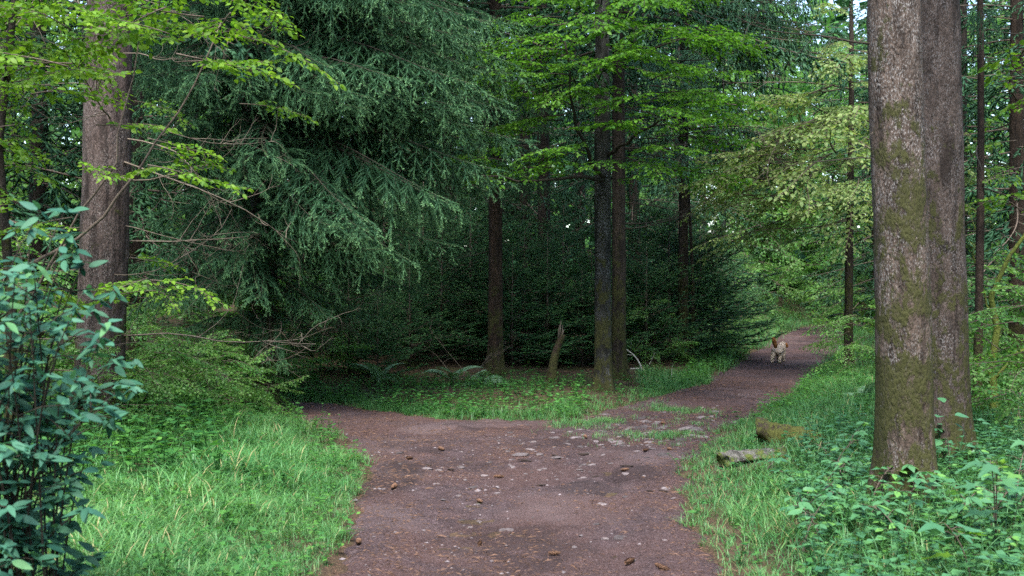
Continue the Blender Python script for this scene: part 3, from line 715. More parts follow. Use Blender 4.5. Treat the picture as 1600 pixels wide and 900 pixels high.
for k in range(7):
    add_branch(S2, HI[rng.integers(4)], rng.uniform(3.8, 6.5), rng.uniform(-3.3, .4), rng.uniform(.9, 1.5), 2.6, .05, rng.normal(0, .2))
p_ = at(1556, 660); S3 = thing('young_tree', 'crooked mossy sapling leaning beside the thin reddish stem', 'tree', (p_[0], p_[1], gz(p_[0], p_[1])))
M_MOSSY = bark_mat('mossy_sapling_bark', (.05, .05, .02), (.11, .10, .05), (.3, .3, .22), 1.4, 4.0, 30, .3, (.07, .085, .015))
obj('trunk', trunk_mesh('trunk', M_MOSSY, [(0, 0, -.1), (-.05, 0, .5), (.02, 0, .95), (-.06, 0, 1.3), (.12, -.05, 1.75), (.5, -.1, 2.3), (.9, -.1, 3.1), (1.1, -.1, 4.4)], [.05, .042, .038, .032, .027, .022, .018, .008], sides=14, flare=.3, seed=4), S3)
limb(S3, M_MOSSY, [(-.03, 0, .35), (.3, 0, .75), (.75, 0, 1.05), (1.3, -.1, 1.5)], .022, .008)
limb(S3, M_MOSSY, [(0, 0, .9), (-.2, 0, 1.5), (-.28, 0, 2.2)], .014, .005)
for k in range(12):
    a = rng.uniform(-3.5, .5); add_branch(S3, MAPLE_SPRAY[k % 3], rng.uniform(2.2, 4.6), a, rng.uniform(.7, 1.3), 1.5, rng.normal(0, .2), rng.normal(0, .3), (rng.uniform(.1, 1.0), -.1))

# --- yellow-green maple at the upper left, in front of the left trunk
ML = thing('maple_tree', 'slender maple with yellow-green leaves across the upper left corner', 'tree', (-4.25, 9.6, gz(-4.25, 9.6)))
obj('trunk', trunk_mesh('trunk', M_BARK_D, [(0, 0, -.1), (.03, 0, 1.2), (-.08, 0, 2.6), (.1, 0, 4.2), (.2, 0, 6.5)], [.045, .04, .034, .026, .008], sides=14, flare=.3, seed=6), ML)
rng = np.random.default_rng(76)
limb(ML, M_TWIG, [(-.03, 0, 1.5), (.7, .1, 1.9), (1.3, .1, 2.7), (1.75, .2, 3.7)], .017, .006)
limb(ML, M_TWIG, [(0, 0, 1.0), (.5, -.2, 1.7), (1.0, -.3, 2.5), (1.2, -.3, 3.4)], .015, .005)
limb(ML, M_TWIG, [(0, 0, 2.2), (-.3, -.2, 2.8), (-.5, -.4, 3.6)], .013, .005)
for k in range(80):
    u = rng.random(); x = rng.uniform(-.7, 2.1); z = rng.uniform(2.55, 4.6) + .12 * x
    if x > 1.0 and z < 3.0: z += .7
    add_branch(ML, MAPLE_SPRAY[k % 3], z, rng.uniform(-3.14, 3.14), rng.uniform(.55, 1.1), 1.5, rng.normal(0, .18), rng.normal(0, .25), (x, rng.uniform(-.9, .8)))
for k in range(22):
    add_branch(ML, MAPLE_SPRAY[k % 3], rng.uniform(1.3, 2.7), rng.uniform(-3.14, 3.14), rng.uniform(.5, .9), 1.5, .1, rng.normal(0, .25), (rng.uniform(-.7, 1.5), rng.uniform(-.9, .6)))

# --- spruce with bluish hanging branches above the right fork
BS = thing('spruce_tree', 'bluish spruce hanging its fine branches above the right fork', 'tree', (3.25, 21.6, gz(3.25, 21.6)))
obj('trunk', simple_trunk('trunk', M_BARK_D, 20, .10, 41, (0, 0), .03, sides=20, step=.15), BS)
c_ = obj('crown', CROWN_HIGH[1], BS, (0, 0, 2)); c_.rotation_euler = (0, 0, .7); c_.scale = (.55, .55, .8)
rng = np.random.default_rng(77)
for k in range(60):
    a = rng.uniform(-3.4, .5)
    add_branch(BS, HI_B[k % 2], rng.uniform(3.8, 8.6), a, rng.uniform(2.0, 3.3), 2.6, rng.normal(.05, .1), rng.normal(0, .2))
for k in range(13):
    add_branch(BS, HI_B[k % 2], rng.uniform(5.4, 8.0), rng.uniform(-.9, .3), rng.uniform(2.8, 3.8), 2.6, rng.normal(.0, .1), rng.normal(0, .2))
for k in range(10):
    add_branch(BS, DEADM[k % 5], rng.uniform(3.0, 7.5), rng.uniform(-2.6, .4), rng.uniform(1.5, 2.6), 1.6, rng.normal(.2, .15), rng.uniform(0, 6), (0, 0), 'dead_branch')

# ------------------------------------------------------------------ background trees
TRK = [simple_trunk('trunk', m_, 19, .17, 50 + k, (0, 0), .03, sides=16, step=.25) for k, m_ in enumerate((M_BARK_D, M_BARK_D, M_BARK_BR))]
rng = np.random.default_rng(78)
def back_spruce(x, y, low, label, group, s=1.0):
    r_ = thing('spruce_tree', label, 'tree', (x, y, gz(x, y)), rng.uniform(0, 6.28), group)
    r_.scale = (s, s, s)
    obj('trunk', TRK[rng.integers(3)], r_)
    obj('crown', (CROWN_LOW if low else CROWN_HIGH)[rng.integers(2)], r_)
    return r_
for px, Y, low, s in ((-60, 17, 1, 1), (60, 21, 1, 1.1), (215, 20, 1, .9), (300, 27, 1, 1.1), (390, 22, 1, 1.0), (470, 29, 1, 1.1), (560, 24, 1, 1.0), (640, 31, 1, 1.2), (700, 25, 1, 1.0), (760, 34, 1, 1.1),
                  (820, 29, 1, 1.0), (905, 33, 1, 1.1), (990, 28, 1, .9), (1060, 36, 1, 1.1)):
    back_spruce(xa(px, Y), Y, low, 'dark spruce standing in the shaded wood behind the middle trunks', 'spruces in the dark wood', s)
for px, Y, low, s in ((1420, 27, 1, .9), (1500, 21, 1, .8), (1590, 18, 1, .8), (1680, 23, 1, 1), (1370, 36, 1, 1)):
    back_spruce(xa(px, Y), Y, low, 'spruce with feathery branches standing behind the big right trunks', 'spruces behind the right trunks', s)

def broad_crown(rng, z0, z1, R, n, mats, sc=1.2):
    g = Geo()
    for k in range(n):
        z = rng.uniform(z0, z1); q = (z - z0) / (z1 - z0); r = R * (.35 + .65 * math.sin(math.pi * (.15 + .8 * q))) * rng.uniform(.15, 1.0) ** .6
        a = rng.uniform(0, 6.28); M = rotz(a + rng.normal(0, .5)) @ roty(rng.normal(.05, .3)) @ rotx(rng.normal(0, .3)) * sc * rng.uniform(.7, 1.2)
        stamp(g, FARSPRAY[rng.integers(4)], M, np.array([r * .75 * math.cos(a), r * .75 * math.sin(a), z]), (rng.uniform(-.3, .3), rng.uniform(-.15, .25), rng.uniform(-.4, .4)))
    return g.mesh('crown', mats)
BROAD = [broad_crown(np.random.default_rng(700 + k), .8, 11, 3.2, 95, [M_BROAD, M_TWIG], 1.3) for k in range(3)]
BUSH = [broad_crown(np.random.default_rng(710 + k), .15, 2.4, 1.2, 34, [M_BROAD, M_TWIG], .75) for k in range(3)]
BTRK = simple_trunk('trunk', M_BARK_M, 10.5, .11, 60, (0, 0), .02, sides=14, step=.25)
def broad(x, y, label, group, s=1.0):
    r_ = thing('broadleaf_tree', label, 'tree', (x, y, gz(x, y)), rng.uniform(0, 6.28), group); r_.scale = (s, s, s)
    obj('trunk', BTRK, r_); obj('crown', BROAD[rng.integers(3)], r_)
for px, Y, s in ((1130, 44, 1), (1215, 66, 1.1), (1300, 56, 1), (1350, 46, 1), (1440, 40, 1.0), (1530, 34, .9), (1620, 30, .9), (1250, 62, 1.3), (1100, 50, 1.2), (1180, 58, 1.2), (1395, 33, .8)):
    broad(xa(px, Y), Y, 'light green leafy tree beyond the bend of the right fork', 'leafy trees beyond the right fork', s)
for px, Y, s in ((20, 30, 1), (130, 34, 1), (250, 40, 1.2), (340, 36, 1), (430, 44, 1.2), (-80, 26, 1)):
    broad(xa(px, Y), Y, 'light green leafy tree glimpsed behind the left spruces', 'leafy trees behind the left spruces', s)
def bush(x, y, label, group, s=1.0, name='bush', mats=None):
    r_ = thing(name, label, 'bush', (x, y, gz(x, y)), rng.uniform(0, 6.28), group); r_.scale = (s, s, s * rng.uniform(.8, 1.1))
    obj('foliage', BUSH[rng.integers(3)], r_)
for px, Y, s in ((1180, 38, 1.0), (1135, 33, .8), (1225, 52, 1.3), (1345, 46, 1.2), (1370, 24, .7), (1290, 54, 1.3), (1100, 29, .7), (1255, 56, 1.4)):
    bush(xa(px, Y), Y, 'bright green bush on the bank of the right fork', 'bushes along the right fork', s)
for px, Y, s in ((890, 21.5, .8), (1020, 20.8, .5), (470, 17.5, .7)):
    bush(xa(px, Y), Y, 'dark leafy bush in the shade between the middle trunks', 'bushes among the middle trunks', s)
for px, Y, s in ((300, 13.6, .5), (355, 14.4, .55), (250, 14.0, .6), (200, 15, .7), (90, 14, .8), (20, 12, .8), (400, 16.5, .6), (215, 11.6, .42), (270, 12.2, .45), (325, 12.6, .42), (150, 11.2, .45), (375, 13.4, .4)):
    bush(xa(px, Y), Y, 'low yellow-green bush under the left spruce', 'bushes under the left spruce', s)
for px, Y, s in ((1590, 13, .7), (1560, 16, .8), (1640, 11, .7), (1480, 17, .7), (1350, 18, .5)):
    bush(xa(px, Y), Y, 'green bush in the undergrowth behind the right trunks', 'bushes behind the right trunks', s)

# young spruces
def young(x, y, h, label, group):
    r_ = thing('young_spruce', label, 'tree', (x, y, gz(x, y)), rng.uniform(0, 6.28), group); r_.scale = (h / 2.05 * rng.uniform(.9, 1.25),) * 2 + (h / 2.05,)
    g = Geo(); v, f = tube([(0, 0, -.05), (0, 0, 1.0), (0.01, 0, 2.0)], [.022, .014, .003], 7); g.add(v, f)
    obj('trunk', g.mesh('trunk', M_TWIG), r_); obj('crown', YOUNG_CROWN[rng.integers(2)], r_)
for px, Y, h in ((590, 17.3, 1.5), (545, 17.9, 1.9), (640, 18.6, 1.7), (500, 18.6, 1.4)):
    young(xa(px, Y), Y, h, 'young spruce at the edge of the wood behind the left fork', 'young spruces behind the left fork')
for px, Y, h in ((425, 17.6, 1.6), (380, 16.6, 1.2), (330, 17.5, 1.7)):
    young(xa(px, Y), Y, h, 'young spruce in shade beneath the drooping spruce', 'young spruces beneath the drooping spruce')
for px, Y, h in ((690, 19.5, 2.6), (800, 19.2, 2.0), (855, 19.8, 2.4), (640, 19.9, 2.2), (925, 20.6, 2.2), (735, 21, 3.0), (820, 20.5, 2.4), (880, 22, 3.0), (910, 20, 1.8), (660, 22, 3.4), (600, 21, 3.2), (530, 22, 3.5), (780, 23, 3.4)):
    young(xa(px, Y), Y, h, 'young spruce deep in shade between the middle trunks', 'young spruces among the middle trunks')
for px, Y, h in ((1010, 21, 2.2), (1045, 22.5, 2.9), (1080, 23.5, 3.0), (1095, 25, 2.8), (1115, 27.5, 2.8), (1000, 24, 3.3), (1060, 26, 3.6), (1130, 31, 2.8)):
    young(xa(px, Y), Y, h, 'young spruce beside the right fork', 'young spruces beside the right fork')
young(4.35, 8.0, 1.35, 'small spruce with pale tips in the lower right corner', None)
young(4.75, 9.4, 1.1, 'small spruce behind the corner spruce at right', None)
p_ = xa(1081, 24); SP = thing('young_tree', 'thin bare pole of a dead sapling among the young spruces', 'tree', (xa(1081, 22), 22, gz(xa(1081, 22), 22)))
obj('trunk', simple_trunk('trunk', M_BARK_D, 3.6, .045, 65, (0, 0), .02, sides=10, step=.15), SP)

# far wood closes the view ahead; unseen ring elsewhere added to block low light
g = Geo(); rng = np.random.default_rng(79)
for k in range(900):
    a = rng.uniform(-.85, .85) if k < 520 else rng.uniform(.75, 5.53); d = rng.uniform(46, 95) if k < 520 else 15 + 40 * rng.random() ** 1.3; x, y = d * math.sin(a), d * math.cos(a)
    if sd_path(np.array([[x, y]]))[0] < 2: continue
    z = gz(x, y); kind = rng.random() < .45; nb = 26 if k < 520 else 18
    for j in range(nb):
        q = (j + .5) / nb; hh = (22 if k < 520 else 16) * q
        if kind:
            M = rotz(rng.uniform(0, 6.28)) * (3.0 * (1 - q) + .5)
            aa = np.array([[0, -.14, 0], [.5, -.3, -.02], [1, 0, -.25], [.5, .3, -.02], [.7, 0, .08]]) @ M.T
            g.add(aa + (x, y, z + hh), [(0, 1, 4), (1, 2, 4), (2, 3, 4), (3, 0, 4)], (.3 + .4 * rng.random(), 0, rng.random()), 1)
        else:
            c = rng.normal(0, 1, (9, 3)) * (1.6, 1.6, .8) + (x, y, z + hh * .75)
            place(g, *LEAF4, c, rng.normal(0, 1, (9, 3)), rng.normal(0, .5, (9, 3)) + (0, 0, 1), rng.uniform(.4, .9, 9), np.column_stack([rng.random(9), rng.random(9) * .4, rng.random(9)]), 0)
obj('far_wood', g.mesh('far_wood', [M_BROAD, M_NEEDLE]), kind='stuff', label='distant mixed wood closing the view between the trees, plus unseen light-blocking ring behind', category='wood')

# ------------------------------------------------------------------ left foreground shrub, leaf by leaf
def leaf_mesh(tm, mat, name, seed):
    g = Geo(); r = np.random.default_rng(seed)
    v = tm[0].copy(); v[:, 2] += .04 * vnoise(v * 3.1 + seed, seed)
    g.add(v, tm[1], (r.random(), .85 if seed % 6 == 3 else r.random() * .25, r.random()), 0); return g.mesh(name, mat)
def leaf_set(tm, mat, n, seed): return [leaf_mesh(tm, mat, 'leaf', seed + k) for k in range(n)]
def put_leaf(root, me, p, d, nr, s):
    X = unit(np.array(d, float)); Z = unit(np.array(nr, float)); Yv = unit(np.cross(Z, X)); Z = np.cross(X, Yv)
    o = obj('leaf', me, root); M = np.eye(4); M[:3, 0], M[:3, 1], M[:3, 2], M[:3, 3] = X * s, Yv * s, Z * s, p
    o.matrix_basis = Matrix(M.tolist()); return o
SHL = leaf_set(OBOVATE, M_SHRUB, 6, 40); BRL = leaf_set(OVATE, M_BRAMB, 5, 60); MPL = leaf_set(MAPLE, M_BRAMB, 4, 80); RDL = leaf_set(ROUND, M_BRAMB, 3, 90)
YEL = leaf_set(MAPLE, M_MAPLE, 2, 95)  # yellow-green seedling leaves, backlight put into their colour
rng = np.random.default_rng(80)
SH = thing('shrub', 'broad-leaved blue-green shrub filling the lower left foreground', 'shrub', (-1.98, 4.7, gz(-1.98, 4.7)))
g = Geo(); tips = []
for k in range(64):
    b = np.array([rng.uniform(-.45, .1), rng.uniform(-.2, .35), -.05])
    h = 1.72 * ((k + .6) / 64) ** .75 + .1; x1 = rng.uniform(-.35, .42) * (1 if h < 1.5 else .7) * (.55 + .45 * sstep(.3, .9, h))
    e = np.array([x1, rng.uniform(-.45, .4), h]); m = np.array([b[0] * .6 + e[0] * .3, (b[1] + e[1]) * .5, h * .75])
    c = bez(b, m, e, 9); v, f = tube(c, np.linspace(.006, .002, 9), 5); g.add(v, f)
    for j in range(3):
        i = int(rng.integers(3, 8)); a = rng.uniform(0, 6.28); e2 = c[i] + np.array([math.cos(a) * .22, math.sin(a) * .15, rng.uniform(-.02, .12)]) * rng.uniform(.6, 1.1)
        v, f = tube([c[i], (c[i] + e2) / 2 + (0, 0, .015), e2], [.003, .0025, .0015], 4); g.add(v, f)
        tips.append((e2, unit(e2 - c[i]), 1.0))
    for q in (.3, .5, .75, 1.0):
        i = int(q * 8); tips.append((c[i], unit(c[i] - c[i - 1]), q))
obj('stem', g.mesh('stem', M_DARKTWIG), SH)
LV = []
for pnt, d, q in tips:
    n = 6 if q == 1.0 else int(rng.integers(4, 6)); a0 = rng.uniform(0, 6.28)
    for k in range(n):
        a = a0 + k * 6.283 / n + rng.normal(0, .3)
        dd = np.array([math.cos(a), .8 * math.sin(a), rng.normal(-.2, .4)]) + .1 * d
        LV.append((pnt + rng.normal(0, .012, 3), dd, (rng.normal(0, .35), rng.normal(-.7, .45), 1), rng.uniform(.045, .095)))
LV.sort(key=lambda q: q[0][1] - 2.2 * q[3])
for pnt, dd, nr, sz in LV[:300]: put_leaf(SH, SHL[rng.integers(6)], pnt, dd, nr, sz)
g = Geo(); K = LV[300:]; m = len(K)
place(g, *OBOVATE, [q[0] for q in K], [q[1] for q in K], [q[2] for q in K], [q[3] for q in K], np.column_stack([rng.random(m), rng.random(m) * .3, rng.random(m)]))
obj('leaves', g.mesh('leaves', M_SHRUB), SH, kind='stuff')

# ------------------------------------------------------------------ leafy plants right of the track, leaf by leaf
def leafy_plant(x, y, h, nl, meshes, ls, label, group, spread=.22, name='bramble_plant', cat='plant', trifol=False, lean=(0, 0), extra=None):
    root = thing(name, label, cat, (x, y, gz(x, y)), 0, group); g = Geo(); L = []
    for s in range(max(1, nl // 6)):
        a = rng.uniform(0, 6.28); e = np.array([spread * math.cos(a) * .6 + lean[0], spread * math.sin(a) * .6 + lean[1], h * rng.uniform(.75, 1.05)])
        c = bez((0, 0, -.03), (e[0] * .15, e[1] * .15, e[2] * .7), e, 8); v, f = tube(c, np.linspace(.005, .002, 8), 5); g.add(v, f)
        m = nl // max(1, nl // 6)
        for k in range(m):
            q = .4 + .6 * (k + 1) / m; i = min(7, int(q * 7)); a2 = a + k * 2.4 + rng.normal(0, .3)
            d = np.array([math.cos(a2), math.sin(a2), rng.uniform(-.05, .35)]); pl = rng.uniform(.4, 1.0) * ls * (1.15 - .6 * (q == 1))
            e2 = c[i] + unit(d) * pl; v, f = tube([c[i], (c[i] + e2) / 2 + (0, 0, .1 * pl), e2], [.002, .0017, .0014], 3, False); g.add(v, f)
            L.append((e2, np.array([d[0], d[1], rng.normal(-.12, .15)])))
    obj('stem', g.mesh('stem', M_TWIG), root)
    for e2, d in L:
        nr = (rng.normal(0, .2), rng.normal(-.12, .2), 1); s = ls * rng.uniform(.75, 1.15)
        mm = meshes if not (extra and rng.random() < .16) else extra
        put_leaf(root, mm[rng.integers(len(mm))], e2, d, nr, s)
        if trifol:
            for sg in (1, -1):
                a = sg * rng.uniform(.95, 1.3); d2 = np.array([d[0] * math.cos(a) - d[1] * math.sin(a), d[0] * math.sin(a) + d[1] * math.cos(a), d[2]])
                put_leaf(root, mm[rng.integers(len(mm))], e2, d2, nr, s * .82)
    return root
spots = []
while len(spots) < 34:
    Y = rng.uniform(6.0, 9.4); px = rng.uniform(1190, 1590); X = xa(px, Y)
    if X < 1.55 + .13 * (Y - 6) or math.hypot(X - 2.83, Y - 8.1) < .3 or (2.3 < X < 3.0 and 7.0 < Y < 8.2) or (px < 1300 and Y > 8.8): continue
    if any(math.hypot(X - a, Y - b) < .19 for a, b in spots): continue
    spots.append((X, Y))
for X, Y in spots:
    leafy_plant(X, Y, rng.uniform(.2, .42), int(rng.integers(5, 9)), BRL, rng.uniform(.07, .10), 'blue-green bramble plant in the undergrowth around the big right trunks', 'brambles around the right trunks', .3, trifol=True)
leafy_plant(2.62, 6.15, .62, 12, MPL, .125, 'knee-high maple seedling with broad lobed leaves, lower right corner', None, .45, 'maple_seedling', extra=YEL, lean=(.05, 0))
leafy_plant(2.25, 5.55, .42, 9, MPL, .13, 'low maple seedling with a few lobed leaves in front at the right', None, .4, 'maple_seedling', extra=YEL, lean=(.1, 0))
leafy_plant(3.05, 6.9, .55, 10, MPL, .12, 'lobed-leaf seedling standing at the right edge beside the corner spruce', None, .4, 'maple_seedling', extra=YEL)
leafy_plant(3.28, 8.5, .62, 7, RDL, .11, 'pale round-leaved seedling at the foot of the two big trunks', None, .2, 'seedling', lean=(-.02, -.1))
leafy_plant(2.75, 7.3, .34, 14, BRL, .085, 'pale bramble spray in front of the nearer mossy trunk', None, .35, trifol=True)
lp = dead_branch(np.random.default_rng(88), .4, .012, 3, -1.0, .5, 1)
r_ = thing('dead_stick', 'dark forked stick standing in the right undergrowth', 'stick', (*at(1262, 840)[:2], gz(*at(1262, 840)[:2]) - .02))
o_ = obj('stick', lp.mesh('stick', M_DARKTWIG), r_); orient(o_, 2.6, -1.3, 0, .9)

# ------------------------------------------------------------------ ferns
def frond_mesh(seed):
    r = np.random.default_rng(seed); g = Geo(); n = 14; t = np.linspace(0, 1, n)
    c = np.stack([.62 * t, .03 * np.sin(3 * t), .50 * t - .52 * t ** 2.2], -1)
    v, f = tube(c, np.linspace(.004, .001, n), 4, False); g.add(v, f, (.5, .3, .5))
    P, D, Sx = [], [], []
    for q in np.linspace(.16, .99, 24):
        i = min(n - 2, int(q * (n - 1))); pp = np.array([np.interp(q, t, c[:, k]) for k in range(3)]); tg = unit(c[i + 1] - c[i])
        for sg in (1, -1):
            P.append(pp); D.append(tg * .35 + np.array([0, sg, 0]) + (0, 0, -.18)); Sx.append(.13 * math.sin(math.pi * (.12 + .86 * q)) ** .9 + .012)
    nn = len(P); tv, tf = ovate_leaf(.12, .02, .1, 6, .25)
    place(g, tv, tf, P, D, np.array([0, 0, 1.]) + r.normal(0, .12, (nn, 3)), np.array(Sx), np.column_stack([r.random(nn), r.random(nn) * .5, r.random(nn)]))
    return g.mesh('frond', M_FERN)
FR = [frond_mesh(k) for k in range(3)]
for px, py, s, lab in ((592, 612, .85, 'small fern with arching fronds under the young spruce'), (705, 612, .9, 'pale fern in front of the brushwood left of the red-brown trunk'), (748, 613, .8, 'upright fern against the red-brown trunk'),
                       (1350, 640, .6, 'small fern at the grass edge behind the nearer big trunk'), (350, 640, .8, 'fern among the bushes under the left spruce')):
    b = at(px, py); r_ = thing('fern', lab, 'fern', (b[0], b[1], gz(b[0], b[1])))
    for k in range(6):
        o_ = obj('frond', FR[k % 3], r_, (0, 0, 0)); orient(o_, k * 1.05 + rng.normal(0, .35), rng.normal(-.45, .3), rng.normal(0, .3), s * rng.uniform(.7, 1.1))

# ------------------------------------------------------------------ broken stump, brushwood, dead sticks
b = at(862, 617); r_ = thing('broken_stump', 'broken leaning snag with a pale splintered side left of the beech', 'stump', (b[0], b[1], gz(b[0], b[1])))
tm = trunk_mesh('trunk', M_BARK_BR, [(0, 0, -.1), (.0, 0, .2), (.06, 0, .5), (.15, 0, .74)], [.062, .056, .052, .046], sides=18, flare=.4, seed=9, lump=.3); obj('trunk', tm, r_)
g = Geo()
for k in range(7):
    a = k * .9; v, f = tube([(.12 + .03 * math.cos(a), .03 * math.sin(a), .70), (.14 + .035 * math.cos(a), .035 * math.sin(a), .82 + .06 * (k % 3))], [.014, .002], 4); g.add(v, f)
obj('splinter', g.mesh('splinter', M_DEAD), r_)
for k in range(9):
    b = at(rng.uniform(690, 775), rng.uniform(602, 618)); r_ = thing('brushwood_stick', 'dry stick in the small brushwood pile by the ferns', 'stick', (b[0], b[1], gz(b[0], b[1])), 0, 'sticks of the brushwood pile')
    o_ = obj('stick', DEADM[k % 5], r_); orient(o_, rng.uniform(0, 6.28), rng.uniform(-.9, -.15), 0, rng.uniform(.4, .75))
PD = [dead_branch(np.random.default_rng(640 + k), 1.2, .019, 5, (-.6, .3, .2)[k], .5, 1).mesh('stick', M_PALEDEAD) for k in range(3)]
for px, py, a, pt, L, lab in ((1004, 592, 1.9, -1.25, .95, 'bleached forked stick standing upright right of the dark trunk'), (985, 588, .05, -.1, 1.0, 'bleached stick lying level among the plants'), (1035, 596, .35, -.3, .7, 'curved bleached stick near the track edge'),
                              (1030, 572, 1.0, -.8, .7, 'crooked bleached stick leaning in the dark thicket')):
    b = at(px, py); r_ = thing('dead_stick', lab, 'stick', (b[0], b[1], gz(b[0], b[1])))
    o_ = obj('stick', PD[rng.integers(3)], r_); orient(o_, a, pt, 0, L / 1.2)

# ------------------------------------------------------------------ the two logs
M_SPLIT = bark_mat('weathered_split_wood', (.10, .09, .075), (.22, .205, .18), (.4, .38, .35), .3, .3, 70, .5, (.06, .075, .015))
M_ROT = bark_mat('mossy_rotten_wood', (.04, .03, .018), (.085, .062, .04), (.3, .27, .22), .8, .5, 40, .3, (.05, .052, .012))
def log_mesh(name, L, prof, mat, seed, taper=.1, lump=.06, n=22):
    prof = np.array(prof, float); m = len(prof); t = np.linspace(0, 1, n)
    x = (t - .5) * L
    sc = 1 - taper * t
    v = np.stack([np.broadcast_to(x[:, None], (n, m)), prof[None, :, 0] * sc[:, None], prof[None, :, 1] * sc[:, None]], -1)
    v = v.reshape(-1, 3)
    nz = fbm(v * 6, 3, seed); nz2 = fbm(v * np.array([9, 40, 40]), 2, seed + 3)
    ctr = np.array([0, 0, prof[:, 1].mean()]); rad = v - ctr; rad[:, 0] = 0
    v = v + rad * (lump * 2.2 * nz + .08 * nz2)[:, None]
    v[:m, 0] += .05 * vnoise(v[:m, 1:] * 12, 4); v[-m:, 0] += .05 * vnoise(v[-m:, 1:] * 12, 5)
    i = np.arange(n - 1)[:, None] * m; j = np.arange(m)[None]; k = (j + 1) % m
    f = np.concatenate([np.stack([i + j, i + k, i + m + k], -1).reshape(-1, 3), np.stack([i + j, i + m + k, i + m + j], -1).reshape(-1, 3)])
    v = np.concatenate([v, v[:m].mean(0, keepdims=True), v[-m * 1:].mean(0, keepdims=True)]); jj = np.arange(m); kk = (jj + 1) % m
    f = np.concatenate([f, np.stack([np.full(m, n * m), kk, jj], -1), np.stack([np.full(m, n * m + 1), (n - 1) * m + jj, (n - 1) * m + kk], -1)])
    return mesh_from(name, v, f, np.full((len(v), 3), .5), np.zeros(len(f), int), mat, True)
def dense(pr, k=5):
    o = []
    for a, b_ in zip(pr, pr[1:] + pr[:1]):
        for q in range(k): o.append((a[0] + (b_[0] - a[0]) * q / k, a[1] + (b_[1] - a[1]) * q / k))
    return o
b = at(1180, 738); lg = obj('log', log_mesh('log', .64, dense([(-.09, 0), (.10, 0), (.125, .05), (.10, .10), (.04, .145), (-.03, .15), (-.09, .10), (-.115, .05)], 4), M_SPLIT, 5, .3, .26), None, (b[0], b[1] + .1, gz(b[0], b[1]) + .01), label='pale split log with a mossy end lying in the right grass', category='log')
lg.rotation_euler = (.05, -.07, .35); lg.location.z -= .02; lg.scale = (.95, .9, .85)
b = at(1232, 706); th = np.linspace(0, 6.283, 17)[:-1]
lg = obj('log', log_mesh('log', .74, [(.15 * math.cos(a), .14 + .15 * math.sin(a)) for a in th], M_ROT, 8, .35, .48), None, (b[0], b[1], gz(b[0], b[1]) - .03), label='dark rotten log covered in moss behind the pale split log', category='log')
lg.rotation_euler = (0, .06, -.25); lg.scale = (.8, .9, .85)

# ------------------------------------------------------------------ stones, cones and litter on the track
def stone_mesh(seed):
    r = np.random.default_rng(seed); import bmesh
    bm = bmesh.new(); bmesh.ops.create_icosphere(bm, subdivisions=2, radius=1)
    v = np.array([q.co[:] for q in bm.verts]); f = np.array([[q.index for q in k.verts] for k in bm.faces]); bm.free()
    v *= 1 + .35 * vnoise(v * 1.3 + seed, seed)[:, None] + .12 * vnoise(v * 3.1, seed + 1)[:, None]
    v *= (1, r.uniform(.6, .9), r.uniform(.28, .45))
    return mesh_from('stone', v * .5, f, np.full((len(v), 3), r.random()), np.zeros(len(f), int), M_STONE, False)
M_STONE = plain_mat('track_stone', (.058, .045, .044), (.135, .112, .112), 6, .85, .5, .2, True)
STN = [stone_mesh(k) for k in range(8)]
rng = np.random.default_rng(81)
def track_z(x, y):
    q = np.array([[x, y]]); s = sd_wob(q); return float(max(path_z(q, s)[0], ground_z(q, s)[0]))
n = 0
while n < 280:
    if n < 180: px = rng.normal(1000, 105); py = 690 - .12 * (px - 900) + rng.normal(0, 20)
    elif n < 235: px, py = rng.normal(830, 90), rng.normal(735, 30)
    else: px, py = rng.uniform(480, 1110), rng.uniform(640, 890)
    if py < 632 or py > 895: continue
    b = at(px, py)
    if sd_path(b[None])[0] > -.05: continue
    s = (rng.uniform(.025, .07) if n % 6 else rng.uniform(.08, .15)) * (1.35 if n < 180 else .85)
    o_ = obj('stone', STN[n % 8], PATH, (b[0], b[1], track_z(b[0], b[1]) - .06 * s)); o_.rotation_euler = (rng.normal(0, .12), rng.normal(0, .12), rng.uniform(0, 6.28)); o_.scale = (s,) * 3
    n += 1
def cone_mesh(seed):
    g = Geo(); n = 12; t = np.linspace(0, 1, n); r = .016 * np.sin(np.pi * (.08 + .84 * t)) ** .6
    v, f = tube(np.stack([(t - .5) * .11, np.zeros(n), np.zeros(n)], -1), r, 9); g.add(v, f, (.2,) * 3)
    P, D, Nn = [], [], []
    for k in range(70):
        q = (k + .5) / 70; a = k * 2.4; rr = .015 * math.sin(math.pi * (.08 + .84 * q)) ** .6
        rad = np.array([0, math.cos(a), math.sin(a)]); P.append(np.array([(q - .5) * .105, 0, 0]) + rad * rr); D.append(np.array([.9, 0, 0]) + rad * .45); Nn.append(rad)
    place(g, *LEAF4, P, D, Nn, .018, np.column_stack([np.random.default_rng(seed).random(70)] * 3))
    return g.mesh('cone', M_CONE)
M_CONE = plain_mat('cone_scales', (.07, .034, .02), (.16, .085, .048), 40, .7, .4, .25, True)
M_CHIP = plain_mat('bark_chip', (.018, .013, .011), (.045, .03, .024), 40, .8)
CN = [cone_mesh(k) for k in range(3)]
for k, (px, py) in enumerate(((976, 736), (1047, 703), (985, 873), (1034, 887), (915, 685), (1037, 662), (750, 776), (615, 765), (640, 720), (905, 664), (780, 745), (1010, 705), (750, 843), (560, 850), (867, 862), (690, 700))):
    b = at(px, py); r_ = obj('spruce_cone', CN[k % 3], None, (b[0], b[1], track_z(b[0], b[1]) + .017), label='brown spruce cone lying on the earth track', category='cone', group='cones on the track')
    r_.rotation_euler = (rng.uniform(0, 6), rng.normal(0, .08), rng.uniform(0, 6.28)); q_ = rng.uniform(.6, .9); r_.scale = (q_,) * 3
